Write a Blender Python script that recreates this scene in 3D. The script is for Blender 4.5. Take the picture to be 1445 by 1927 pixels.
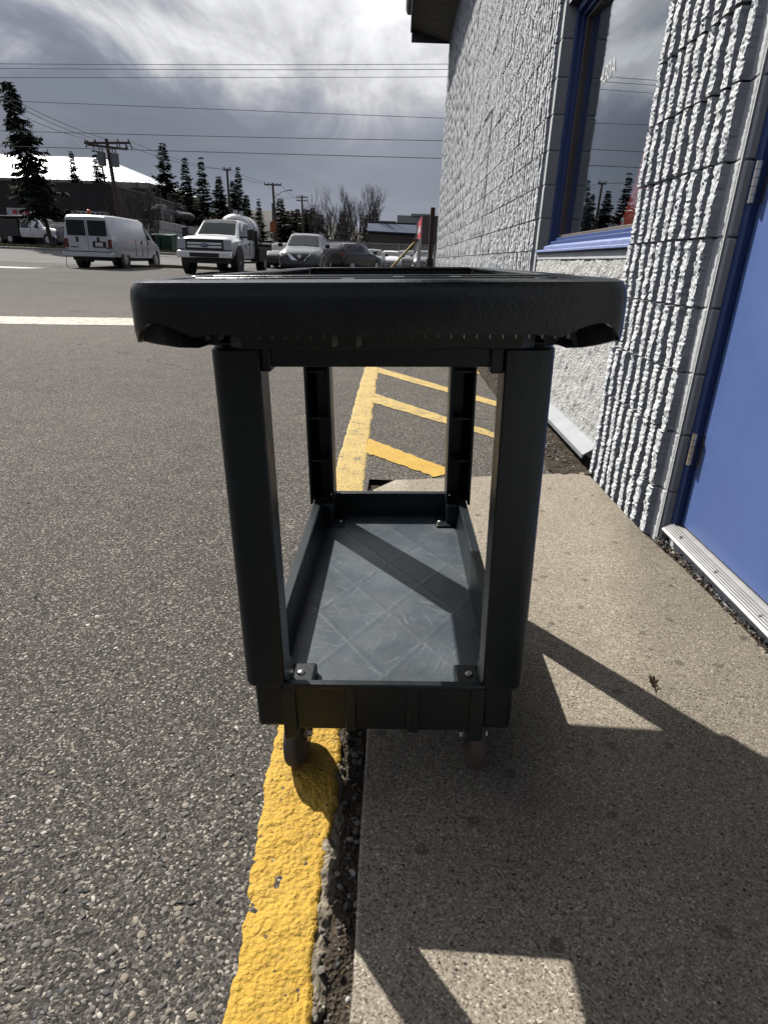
import bpy, bmesh, math, random
import numpy as np
from mathutils import Vector, Matrix, Euler
S = bpy.context.scene
for o in list(bpy.data.objects): bpy.data.objects.remove(o)
C = S.collection
R = math.radians

# ------------------------------------------------------------------ camera
W0, H0, FPX = 1445.0, 1927.0, 1150.0
VP, SLOPE, EYE = (750.0, 490.0), .038, .875
d = Vector(((VP[0]-W0/2)/FPX, -(VP[1]-H0/2)/FPX, -1)).normalized()
p2 = Vector(((VP[0]+1000-W0/2)/FPX, -(VP[1]+1000*SLOPE-H0/2)/FPX, -1))
up = p2.cross(d).normalized()
if up.y < 0: up = -up
rt = d.cross(up)
cam = bpy.data.cameras.new('camera'); camo = bpy.data.objects.new('camera', cam); C.objects.link(camo)
m3 = Matrix((rt, d, up))
camo.matrix_world = Matrix.Translation((0, 0, EYE)) @ m3.to_4x4()
cam.sensor_fit = 'HORIZONTAL'; cam.sensor_width = 36.0; cam.lens = FPX/W0*36.0
cam.clip_start = .02; cam.clip_end = 3000
S.camera = camo

# ------------------------------------------------------------------ light
SUN_EL, SUN_AZ = R(44.0), R(-39.0)          # azimuth from +Y, negative = left
sdir = Vector((math.sin(SUN_AZ)*math.cos(SUN_EL), math.cos(SUN_AZ)*math.cos(SUN_EL), math.sin(SUN_EL)))
sl = bpy.data.lights.new('sun', 'SUN'); sl.energy = 5.0; sl.angle = R(.53); sl.color = (1, .95, .87)
so = bpy.data.objects.new('sun', sl); C.objects.link(so)
so.rotation_euler = sdir.to_track_quat('Z', 'Y').to_euler()
so.location = (-8, 14, 12)

w = bpy.data.worlds.new('World'); S.world = w; w.use_nodes = True
nt = w.node_tree; N = nt.nodes; L = nt.links; N.clear()
def nd(t, **k):
    n = N.new(t)
    for a, b in k.items(): setattr(n, a, b)
    return n
def mth(op, a, b=None, c=None, clamp=False):
    n = nd('ShaderNodeMath', operation=op); n.use_clamp = clamp
    for i, v in enumerate((a, b, c)):
        if v is None: continue
        if isinstance(v, (int, float)): n.inputs[i].default_value = v
        else: L.new(v, n.inputs[i])
    return n.outputs[0]
out = nd('ShaderNodeOutputWorld'); bg = nd('ShaderNodeBackground'); bg.inputs[1].default_value = .1
sky = nd('ShaderNodeTexSky', sky_type='NISHITA'); sky.sun_disc = False
sky.sun_elevation = SUN_EL; sky.sun_rotation = SUN_AZ; sky.altitude = 1000; sky.dust_density = .6
tc = nd('ShaderNodeTexCoord'); gen = tc.outputs['Generated']
sx = nd('ShaderNodeSeparateXYZ'); L.new(gen, sx.inputs[0])
zc = mth('MAXIMUM', sx.outputs[2], 0.0)
den = mth('ADD', zc, .16)
px = mth('DIVIDE', sx.outputs[0], den); py = mth('DIVIDE', sx.outputs[1], den)
cx = nd('ShaderNodeCombineXYZ'); L.new(px, cx.inputs[0]); L.new(py, cx.inputs[1])
def noise(vec, scale, detail, rough, dist=0.0):
    n = nd('ShaderNodeTexNoise'); L.new(vec, n.inputs['Vector'])
    n.inputs['Scale'].default_value = scale; n.inputs['Detail'].default_value = detail
    n.inputs['Roughness'].default_value = rough; n.inputs['Distortion'].default_value = dist
    return n.outputs[0]
mp = nd('ShaderNodeMapping'); L.new(cx.outputs[0], mp.inputs[0])
mp.inputs['Rotation'].default_value = (0, 0, R(-50)); mp.inputs['Scale'].default_value = (1.0, .7, 1); mp.inputs['Location'].default_value = (21, 7.2, 0)
n1 = noise(mp.outputs[0], 1.0, 10, .56, 1.0)
n2 = noise(mp.outputs[0], 2.6, 7, .6, .9)
n3 = noise(cx.outputs[0], .45, 4, .5, .2)
# brightness of the thin cloud falls off with the angle from the sun behind it
dp = nd('ShaderNodeVectorMath', operation='DOT_PRODUCT'); L.new(gen, dp.inputs[0]); dp.inputs[1].default_value = sdir
ang = mth('ARCCOSINE', dp.outputs['Value'])
glow = mth('EXPONENT', mth('MULTIPLY', mth('POWER', mth('DIVIDE', ang, .56), 2.0), -1.0))
def mrange(v, a, b, c0, c1, smooth=True):
    n = nd('ShaderNodeMapRange', interpolation_type='SMOOTHSTEP' if smooth else 'LINEAR'); L.new(v, n.inputs[0])
    for i, q in enumerate((a, b, c0, c1)): n.inputs[i+1].default_value = q
    return n.outputs[0]
tex = mth('ADD', mth('MULTIPLY', n1, .78), mth('MULTIPLY', n2, .22))
texc = mrange(tex, .38, .64, 0, 1)
bank = mrange(mth('ADD', zc, mth('MULTIPLY', mth('SUBTRACT', n1, .5), .22)), .145, .255, 0, 1)     # the dark rain band under the broken cloud
lum_low = mth('ADD', .185, mth('MULTIPLY', mrange(zc, 0, .13, 1, 0), .12))
lum_low = mth('ADD', lum_low, mth('MULTIPLY', mth('SUBTRACT', n3, .5), .20))
lum_hi = mth('ADD', .20, mth('MULTIPLY', texc, .40))
lum = mth('ADD', mth('MULTIPLY', lum_low, mth('SUBTRACT', 1.0, bank)), mth('MULTIPLY', lum_hi, bank))
lum = mth('ADD', lum, mth('MULTIPLY', mth('MULTIPLY', glow, mth('ADD', .10, mth('MULTIPLY', texc, 1.15))), mth('ADD', .25, mth('MULTIPLY', bank, .85))))
dv = nd('ShaderNodeVectorMath', operation='DOT_PRODUCT'); L.new(gen, dv.inputs[0]); dv.inputs[1].default_value = Vector((-.03, .96, .27)).normalized()
veil = mth('EXPONENT', mth('MULTIPLY', mth('POWER', mth('DIVIDE', mth('ARCCOSINE', dv.outputs['Value']), .20), 2.0), -1.0))      # thin place in the cloud, lit through
lum = mth('ADD', lum, mth('MULTIPLY', veil, mth('ADD', .02, mth('MULTIPLY', n1, .18))))
lum = mth('MULTIPLY', lum, mrange(ang, .72, 1.9, 1, .68))       # thick cloud: darker with the angle from the sun
mixc = nd('ShaderNodeMix', data_type='RGBA'); mixc.inputs[6].default_value = (.86, .93, 1.14, 1); mixc.inputs[7].default_value = (.99, 1.0, 1.03, 1)
L.new(mrange(lum, .2, .6, 0, 1), mixc.inputs[0])
vs = nd('ShaderNodeVectorMath', operation='SCALE'); L.new(mixc.outputs[2], vs.inputs[0]); L.new(mth('MULTIPLY', lum, 10.0), vs.inputs['Scale'])
cov = mrange(mth('ADD', n1, mth('MULTIPLY', n3, .4)), .50, .70, .94, 1)
mx = nd('ShaderNodeMix', data_type='RGBA'); L.new(cov, mx.inputs[0]); L.new(sky.outputs[0], mx.inputs[6]); L.new(vs.outputs[0], mx.inputs[7])
L.new(mx.outputs[2], bg.inputs[0]); L.new(bg.outputs[0], out.inputs[0])

S.view_settings.view_transform = 'Standard'; S.view_settings.look = 'None'
S.view_settings.exposure = 0.18; S.view_settings.gamma = 1.0
S.view_settings.use_curve_mapping = False
S.render.engine = 'CYCLES'
S.cycles.max_bounces = 8; S.cycles.diffuse_bounces = 0; S.cycles.transparent_max_bounces = 16

# ------------------------------------------------------------------ helpers
def tag(o, label=None, cat=None, group=None, kind=None):
    if label: o['label'] = label
    if cat: o['category'] = cat
    if group: o['group'] = group
    if kind: o['kind'] = kind
    return o
def thing(name, label, cat, loc=(0, 0, 0), rz=0, group=None, rot=None):
    o = bpy.data.objects.new(name, None); C.objects.link(o); o.empty_display_size = .2
    o.location = loc; o.rotation_euler = rot if rot else (0, 0, rz)
    return tag(o, label, cat, group)
def link_mesh(name, me, parent=None):
    o = bpy.data.objects.new(name, me); C.objects.link(o)
    if parent: o.parent = parent
    return o
def copy_tree(o, parent=None):
    c = o.copy(); C.objects.link(c)
    if parent: c.parent = parent
    for ch in list(o.children): copy_tree(ch, c)
    return c

class MB:
    def __init__(s): s.v = []; s.f = []
    def add(s, vs, fs):
        n = len(s.v); s.v += [tuple(p) for p in vs]; s.f += [tuple(i+n for i in f) for f in fs]; return s
    def box(s, x0, x1, y0, y1, z0, z1):
        return s.add([(x0,y0,z0),(x1,y0,z0),(x1,y1,z0),(x0,y1,z0),(x0,y0,z1),(x1,y0,z1),(x1,y1,z1),(x0,y1,z1)],
                     [(0,3,2,1),(4,5,6,7),(0,1,5,4),(1,2,6,5),(2,3,7,6),(3,0,4,7)])
    def hexa(s, b, t):          # bottom quad, top quad (counter clockwise from above)
        return s.add(list(b)+list(t), [(0,3,2,1),(4,5,6,7),(0,1,5,4),(1,2,6,5),(2,3,7,6),(3,0,4,7)])
    def tube(s, p0, p1, r0, r1=None, n=8, caps=True):
        if r1 is None: r1 = r0
        a, b = Vector(p0), Vector(p1); dd = (b-a).normalized()
        u = dd.cross(Vector((0,0,1)) if abs(dd.z) < .9 else Vector((1,0,0))).normalized(); v = dd.cross(u)
        vs = []
        for p, r in ((a, r0), (b, r1)):
            for i in range(n):
                t = 2*math.pi*i/n; vs.append(p+u*(r*math.cos(t))+v*(r*math.sin(t)))
        fs = [(i, (i+1) % n, n+(i+1) % n, n+i) for i in range(n)]
        if caps: fs += [tuple(range(n-1, -1, -1)), tuple(range(n, 2*n))]
        return s.add(vs, fs)
    def path(s, pts, rs, n=6):
        pts = [Vector(p) for p in pts]; k = len(pts)
        if isinstance(rs, (int, float)): rs = [rs]*k
        vs = []
        for j, p in enumerate(pts):
            dd = (pts[min(j+1, k-1)]-pts[max(j-1, 0)]).normalized()
            u = dd.cross(Vector((0,0,1)) if abs(dd.z) < .95 else Vector((1,0,0))).normalized(); v = dd.cross(u)
            for i in range(n):
                t = 2*math.pi*i/n; vs.append(p+u*(rs[j]*math.cos(t))+v*(rs[j]*math.sin(t)))
        fs = [(j*n+i, j*n+(i+1) % n, (j+1)*n+(i+1) % n, (j+1)*n+i) for j in range(k-1) for i in range(n)]
        fs += [tuple(range(n-1, -1, -1)), tuple(range((k-1)*n, k*n))]
        return s.add(vs, fs)
    def prism(s, poly, axis, lo, hi):
        def P(a, b, c): return {0: (c, a, b), 1: (a, c, b), 2: (a, b, c)}[axis]
        n = len(poly)
        vs = [P(a, b, lo) for a, b in poly]+[P(a, b, hi) for a, b in poly]
        return s.add(vs, [tuple(range(n-1, -1, -1)), tuple(range(n, 2*n))]+[(i, (i+1) % n, n+(i+1) % n, n+i) for i in range(n)])
    def loft(s, rings, closed=True, cap=True):
        n = len(rings[0]); vs = [p for r in rings for p in r]; k = len(rings)
        fs = [(j*n+i, j*n+(i+1) % n, (j+1)*n+(i+1) % n, (j+1)*n+i) for j in range(k-1) for i in range(n if closed else n-1)]
        if cap: fs += [tuple(range(n-1, -1, -1)), tuple(range((k-1)*n, k*n))]
        return s.add(vs, fs)
    def sphere(s, c, r, n=8, m=6, sc=(1,1,1)):
        rings = []
        for j in range(1, m):
            t = math.pi*j/m
            rings.append([(c[0]+sc[0]*r*math.sin(t)*math.cos(2*math.pi*i/n), c[1]+sc[1]*r*math.sin(t)*math.sin(2*math.pi*i/n), c[2]-sc[2]*r*math.cos(t)) for i in range(n)])
        return s.loft(rings)
    def mesh(s, name, mat, smooth=None):
        me = bpy.data.meshes.new(name); me.from_pydata(s.v, [], s.f)
        b = bmesh.new(); b.from_mesh(me); bmesh.ops.recalc_face_normals(b, faces=b.faces); b.to_mesh(me); b.free()
        if mat: me.materials.append(mat)
        if smooth is not None:
            me.shade_smooth(); me.set_sharp_from_angle(angle=R(smooth))
        return me
    def build(s, name, mat, parent=None, bevel=0, seg=2, smooth=None):
        me = s.mesh(name, mat, 40 if (bevel and smooth is None) else smooth)
        o = link_mesh(name, me, parent)
        if bevel:
            md = o.modifiers.new('bevel', 'BEVEL'); md.width = bevel; md.segments = seg; md.limit_method = 'ANGLE'; md.angle_limit = R(35)
        return o

# ---- materials
class MT:
    def __init__(s, name, base=(.5,.5,.5), rough=.6, metal=0., spec=.5):
        m = bpy.data.materials.new(name); m.use_nodes = True; s.m = m; s.nt = m.node_tree; s.N = s.nt.nodes; s.L = s.nt.links
        s.b = s.N['Principled BSDF']; s.b.inputs['Base Color'].default_value = (*base, 1); s.b.inputs['Roughness'].default_value = rough
        s.b.inputs['Metallic'].default_value = metal; s.b.inputs['Specular IOR Level'].default_value = spec
        s.col = None; s.h = None; s._tc = None
    def coord(s, kind='Object', scale=None, rot=None):
        if not s._tc: s._tc = s.N.new('ShaderNodeTexCoord')
        o = s._tc.outputs[kind]
        if scale or rot:
            mpn = s.N.new('ShaderNodeMapping'); s.L.new(o, mpn.inputs[0])
            if scale: mpn.inputs['Scale'].default_value = scale
            if rot: mpn.inputs['Rotation'].default_value = rot
            o = mpn.outputs[0]
        return o
    def noise(s, scale, detail=4, rough=.55, dist=0., co=None):
        n = s.N.new('ShaderNodeTexNoise'); s.L.new(co or s.coord(), n.inputs['Vector'])
        n.inputs['Scale'].default_value = scale; n.inputs['Detail'].default_value = detail; n.inputs['Roughness'].default_value = rough; n.inputs['Distortion'].default_value = dist
        return n.outputs[0]
    def vor(s, scale, feature='F1', out='Distance', rnd=1., co=None, dim='3D'):
        n = s.N.new('ShaderNodeTexVoronoi'); n.voronoi_dimensions = dim; n.feature = feature; s.L.new(co or s.coord(), n.inputs['Vector'])
        n.inputs['Scale'].default_value = scale; n.inputs['Randomness'].default_value = rnd
        return n.outputs[out]
    def math(s, op, a, b=None, clamp=False):
        n = s.N.new('ShaderNodeMath'); n.operation = op; n.use_clamp = clamp
        for i, v in enumerate((a, b)):
            if v is None: continue
            if isinstance(v, (int, float)): n.inputs[i].default_value = v
            else: s.L.new(v, n.inputs[i])
        return n.outputs[0]
    def rng(s, v, a, b, c=0., d_=1., smooth=False):
        n = s.N.new('ShaderNodeMapRange'); n.interpolation_type = 'SMOOTHSTEP' if smooth else 'LINEAR'; s.L.new(v, n.inputs[0])
        for i, q in enumerate((a, b, c, d_)): n.inputs[i+1].default_value = q
        return n.outputs[0]
    def ramp(s, v, stops, interp='LINEAR'):
        n = s.N.new('ShaderNodeValToRGB'); s.L.new(v, n.inputs[0]); cr = n.color_ramp; cr.interpolation = interp
        while len(cr.elements) < len(stops): cr.elements.new(.5)
        for e, (p, c) in zip(cr.elements, stops): e.position = p; e.color = (*c, 1)
        return n.outputs[0]
    def sep(s, v, ch=0):
        n = s.N.new('ShaderNodeSeparateColor'); s.L.new(v, n.inputs[0]); return n.outputs[ch]
    def sepv(s, v, ch=0):
        n = s.N.new('ShaderNodeSeparateXYZ'); s.L.new(v, n.inputs[0]); return n.outputs[ch]
    def mix(s, a, b, f, blend='MIX'):
        n = s.N.new('ShaderNodeMix'); n.data_type = 'RGBA'; n.blend_type = blend
        for i, v in ((6, a), (7, b), (0, f)):
            if isinstance(v, (int, float)): n.inputs[i].default_value = v
            elif isinstance(v, tuple): n.inputs[i].default_value = (*v, 1)
            else: s.L.new(v, n.inputs[i])
        return n.outputs[2]
    def color(s, v): s.L.new(v, s.b.inputs['Base Color']); return s
    def rough(s, v): s.L.new(v, s.b.inputs['Roughness']); return s
    def bump(s, h, dist=.01, strength=1.):
        n = s.N.new('ShaderNodeBump'); n.inputs['Distance'].default_value = dist; n.inputs['Strength'].default_value = strength
        s.L.new(h, n.inputs['Height'])
        if s.h: s.L.new(s.h, n.inputs['Normal'])
        s.h = n.outputs[0]; s.L.new(s.h, s.b.inputs['Normal']); return s
def simple(name, col, rough=.6, metal=0., var=.15, scale=6, bump=0., spec=.5, bscale=60):
    t = MT(name, col, rough, metal, spec)
    n = t.noise(scale, 5, .6)
    a = tuple(max(0, c*(1-var)) for c in col); b = tuple(c*(1+var) for c in col)
    t.color(t.ramp(n, [(.3, a), (.7, b)]))
    if bump: t.bump(t.noise(bscale, 4, .6), bump)
    return t.m

def asphalt():
    t = MT('asphalt', (.12,.115,.11), .9, spec=.25)
    big = t.noise(.35, 5, .6); med = t.noise(5, 5, .65)
    cell = t.vor(270, out='Color', dim='2D'); cd = t.vor(270, out='Distance', dim='2D')
    c2 = t.vor(84, out='Color', dim='2D'); d2 = t.vor(84, out='Distance', dim='2D')
    v = t.sep(cell, 0)
    base = t.ramp(v, [(0, (.040,.037,.035)), (.40, (.098,.091,.084)), (.74, (.150,.140,.128)), (.90, (.25,.232,.21)), (1, (.58,.54,.48))])
    pebm = t.math('MULTIPLY', t.math('GREATER_THAN', t.sep(c2, 1), .88), t.math('LESS_THAN', d2, .32))
    peb = t.ramp(t.sep(c2, 2), [(0, (.04,.042,.046)), (.4, (.11,.10,.092)), (.75, (.22,.197,.17)), (1, (.46,.43,.38))])
    c = t.mix(base, peb, pebm)
    tint = t.ramp(t.math('ADD', t.math('MULTIPLY', big, .6), t.math('MULTIPLY', med, .4)), [(.3, (.72,.71,.70)), (.7, (1.22,1.2,1.17))])
    c = t.mix(c, tint, 1.0, 'MULTIPLY')
    yy_ = t.sepv(t.coord(), 1)
    c = t.mix(c, t.mix(c, (.70,.715,.74), 1., 'MULTIPLY'), t.rng(t.math('ADD', yy_, t.math('MULTIPLY', big, 6.)), 12, 19, 0, 1))      # darker, cooler tint further out towards the road
    # hairline cracks
    ck = t.vor(.45, 'DISTANCE_TO_EDGE', 'Distance', co=None)
    wob = t.noise(3, 6, .7)
    nv = t.N.new('ShaderNodeVectorMath'); nv.operation = 'ADD'; t.L.new(t.coord(), nv.inputs[0])
    nn = t.N.new('ShaderNodeTexNoise'); nn.inputs['Scale'].default_value = 1.6; nn.inputs['Detail'].default_value = 7; t.L.new(t.coord(), nn.inputs['Vector'])
    sc = t.N.new('ShaderNodeVectorMath'); sc.operation = 'SCALE'; t.L.new(nn.outputs['Color'], sc.inputs[0]); sc.inputs['Scale'].default_value = .9
    t.L.new(sc.outputs[0], nv.inputs[1])
    ck = t.vor(.42, 'DISTANCE_TO_EDGE', 'Distance', co=nv.outputs[0], dim='2D')
    cm = t.math('MULTIPLY', t.math('LESS_THAN', ck, .0028), t.math('GREATER_THAN', t.noise(.7, 3), .53))
    c = t.mix(c, (.03,.028,.027), t.math('MULTIPLY', cm, .75))
    c = t.mix(c, (.05,.047,.045), t.rng(t.noise(.9, 5, .7), .62, .72, 0, .5))
    t.color(c)
    h = t.math('ADD', t.math('MULTIPLY', t.math('SUBTRACT', 1.0, cd), .3), t.math('ADD', t.math('MULTIPLY', v, .35), t.math('MULTIPLY', t.noise(330, 4, .7), .7)))
    h = t.math('ADD', h, t.math('MULTIPLY', pebm, t.math('SUBTRACT', .8, t.math('MULTIPLY', d2, 1.4))))
    h = t.math('SUBTRACT', h, t.math('MULTIPLY', cm, 1.5))
    t.bump(h, .0042)
    return t.m
def concrete():
    t = MT('sidewalk_concrete', (.36,.33,.28), .85, spec=.3)
    fine = t.vor(380, out='Color', dim='2D'); fd = t.vor(380, out='Distance', dim='2D')
    v = t.sep(fine, 0)
    c = t.ramp(v, [(0, (.12,.105,.088)), (.16, (.26,.228,.187)), (.6, (.385,.342,.28)), (.92, (.49,.445,.37)), (1, (.74,.69,.60))])
    c2 = t.vor(120, out='Color', dim='2D'); d2 = t.vor(120, out='Distance', dim='2D')
    pm = t.math('MULTIPLY', t.math('GREATER_THAN', t.sep(c2, 1), .90), t.math('LESS_THAN', d2, .28))
    peb = t.ramp(t.sep(c2, 2), [(0, (.04,.036,.032)), (.4, (.16,.14,.12)), (.75, (.5,.45,.36)), (1, (.75,.71,.63))])
    c = t.mix(c, peb, pm)
    big = t.noise(1.8, 6, .62); st = t.noise(7, 5, .7)
    tint = t.ramp(t.math('ADD', t.math('MULTIPLY', big, .65), t.math('MULTIPLY', st, .35)), [(.3, (.86,.845,.825)), (.72, (1.22,1.20,1.17))])
    c = t.mix(c, tint, 1., 'MULTIPLY')
    sp_ = t.math('ADD', t.vor(5.5, dim='2D'), t.math('MULTIPLY', t.noise(20, 4, .7), .12)); c = t.mix(c, (.09,.08,.068), t.rng(sp_, .10, .125, .55, 0))
    c = t.mix(c, (.22,.195,.16), t.rng(t.noise(2.6, 7, .72, .6), .60, .70, 0, .4))
    t.color(c)
    t.bump(t.math('ADD', t.math('MULTIPLY', v, .6), t.noise(500, 4, .7)), .0016)
    return t.m
def yellow_paint(faded):
    t = MT('yellow_paint_worn' if faded else 'yellow_paint', (.8,.5,.05), .55, spec=.4)
    n = t.noise(9, 6, .65); n2 = t.noise(60, 5, .7)
    if faded: c = t.ramp(n, [(.3, (.58,.41,.12)), (.7, (.70,.51,.17))])
    else: c = t.ramp(n, [(.3, (.62,.37,.045)), (.7, (.74,.47,.075))]); c = t.mix(c, (.40,.25,.06), t.rng(t.noise(28, 6, .75), .52, .74, 0, .7)); c = t.mix(c, (.30,.20,.07), t.rng(t.noise(3.2, 8, .75), .56, .74, 0, .55))
    chip = t.rng(t.math('ADD', t.math('MULTIPLY', n2, .75), t.math('MULTIPLY', n, .25)), .30 if not faded else .40, .36 if not faded else .455, 1, 0)
    v = t.math('ADD', t.vor(48, out='Distance', dim='2D'), t.math('MULTIPLY', t.math('SUBTRACT', n2, .5), .35)); vc = t.vor(48, out='Color', dim='2D')
    speck = t.math('MULTIPLY', t.math('LESS_THAN', v, .11), t.math('GREATER_THAN', t.sep(vc, 0), .84))
    c = t.mix(c, (.16,.13,.09) if not faded else (.13,.12,.11), chip)
    c = t.mix(c, (.07,.055,.04), t.math('MULTIPLY', speck, .85))
    t.color(c)
    h = t.math('ADD', t.math('MULTIPLY', t.noise(150, 5, .6), 1.0), t.math('MULTIPLY', t.vor(120, dim='2D'), -.4))
    t.bump(h, .0060)
    return t.m
def white_line():
    t = MT('white_road_paint', (.75,.73,.68), .7)
    n = t.noise(9, 8, .8); c = t.mix((.50,.47,.39), (.13,.12,.11), t.rng(n, .50, .60, 0, 1)); t.color(c); t.bump(t.noise(150, 3), .003); return t.m
def soil():
    t = MT('soil', (.08,.065,.05), .95, spec=.2)
    n = t.noise(40, 7, .7); c = t.ramp(n, [(.3, (.035,.028,.022)), (.55, (.085,.068,.052)), (.75, (.19,.16,.125))])
    t.color(c); t.bump(t.math('ADD', n, t.vor(160)), .006); return t.m
def wall_paint(name, col, dirt=.12):
    t = MT(name, col, .75, spec=.3)
    n = t.noise(5, 6, .65); n2 = t.noise(70, 5, .6)
    c = t.ramp(n, [(.3, tuple(k*(1-dirt) for k in col)), (.65, col)])
    oi = t.N.new('ShaderNodeObjectInfo'); 
    tint = t.ramp(oi.outputs['Random'], [(0, (.95,.95,.96)), (1, (1.03,1.03,1.02))])
    c = t.mix(c, tint, 1., 'MULTIPLY')
    c = t.mix(c, (.22,.2,.18), t.rng(t.noise(22, 5, .75), .70, .76, 0, .55))
    t.color(c); t.bump(n2, .0025); return t.m
def stucco_paint():
    t = MT('roughcast', (.78,.78,.77), .85, spec=.2)
    n = t.noise(75, 6, .68, .3); v = t.vor(60)
    t.color(t.ramp(t.noise(26, 6, .7), [(.3, (.66,.66,.65)), (.6, (.8,.8,.79))])); t.bump(t.math('ADD', n, t.math('MULTIPLY', v, .4)), .02); return t.m
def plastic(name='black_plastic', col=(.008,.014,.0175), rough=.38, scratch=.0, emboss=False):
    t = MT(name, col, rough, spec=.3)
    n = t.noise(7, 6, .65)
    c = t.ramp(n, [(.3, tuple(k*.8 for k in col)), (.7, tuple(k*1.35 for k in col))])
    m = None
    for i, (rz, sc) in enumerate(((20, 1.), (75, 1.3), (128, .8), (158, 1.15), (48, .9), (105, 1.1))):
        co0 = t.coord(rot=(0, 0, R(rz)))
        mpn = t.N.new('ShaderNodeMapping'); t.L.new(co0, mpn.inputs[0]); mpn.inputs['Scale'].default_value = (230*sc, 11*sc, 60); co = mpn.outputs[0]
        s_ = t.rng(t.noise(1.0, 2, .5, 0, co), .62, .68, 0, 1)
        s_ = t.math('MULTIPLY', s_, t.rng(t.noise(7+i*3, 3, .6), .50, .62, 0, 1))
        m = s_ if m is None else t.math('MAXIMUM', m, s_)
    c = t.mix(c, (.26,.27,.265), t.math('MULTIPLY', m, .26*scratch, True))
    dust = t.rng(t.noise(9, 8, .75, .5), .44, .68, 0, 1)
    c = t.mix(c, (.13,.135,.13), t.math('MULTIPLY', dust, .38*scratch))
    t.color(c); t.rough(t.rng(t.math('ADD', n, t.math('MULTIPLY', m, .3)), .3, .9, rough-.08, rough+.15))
    if emboss:
        co = t.coord()
        x, y = t.sepv(co, 0), t.sepv(co, 1)
        h = None
        for sg in (1, -1):
            q = t.math('ADD', t.math('MULTIPLY', x, 7.0), t.math('MULTIPLY', y, 4.6*sg))
            q = t.math('ABSOLUTE', t.math('SUBTRACT', t.math('FRACT', q), .5))
            q = t.rng(q, 0, .075, 1, 0, True)
            h = q if h is None else t.math('MAXIMUM', h, q)
        t.bump(h, .00045)
    t.bump(t.noise(220, 3, .6), .0003)
    return t.m
def door_paint():
    t = MT('blue_door_paint', (.10,.165,.42), .42)
    n = t.noise(3, 6, .6); c = t.ramp(n, [(.3, (.088,.15,.385)), (.7, (.108,.178,.44))])
    co = t.coord(scale=(30, 6, 22)); c = t.mix(c, (.16,.20,.36), t.rng(t.noise(1., 5, .7, 0, co), .66, .72, 0, .5))
    c = t.mix(c, (.07,.09,.16), t.rng(t.noise(40, 3, .6), .74, .77, 0, .7))
    t.color(c); t.rough(t.rng(n, .3, .7, .34, .55)); t.bump(t.noise(200, 4, .6), .0004); return t.m
def glass(name='window_glass', tint=(.9,.95,.95), ior=1.9):
    t = MT(name, tint, .02); Nn, Ll = t.N, t.L
    lw = Nn.new('ShaderNodeLayerWeight'); lw.inputs[0].default_value = .5
    class fr: outputs = [t.math('ADD', .045, t.math('MULTIPLY', t.math('POWER', lw.outputs['Facing'], 2.7), .95))]
    gl = Nn.new('ShaderNodeBsdfGlossy'); gl.inputs['Roughness'].default_value = .012; gl.inputs['Color'].default_value = (.95,.97,1,1)
    tr = Nn.new('ShaderNodeBsdfTransparent'); tr.inputs['Color'].default_value = (*tint, 1)
    mx_ = Nn.new('ShaderNodeMixShader'); Ll.new(fr.outputs[0], mx_.inputs[0]); Ll.new(tr.outputs[0], mx_.inputs[1]); Ll.new(gl.outputs[0], mx_.inputs[2])
    Ll.new(mx_.outputs[0], Nn['Material Output'].inputs['Surface'])
    return t.m
def car_paint(name, col, rough=.25, metal=0.):
    t = MT(name, col, rough, metal); t.b.inputs['Coat Weight'].default_value = .6; t.b.inputs['Coat Roughness'].default_value = .06
    n = t.noise(2.5, 5, .65); t.color(t.ramp(n, [(.3, tuple(k*.86 for k in col)), (.7, tuple(min(1, k*1.04) for k in col))])); return t.m
def dark_glass(name='car_glass', col=(.012,.016,.018)):
    t = MT(name, col, .06, spec=.28); n = t.noise(2, 3); t.color(t.ramp(n, [(.3, col), (.7, tuple(k*1.6 for k in col))])); return t.m

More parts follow.
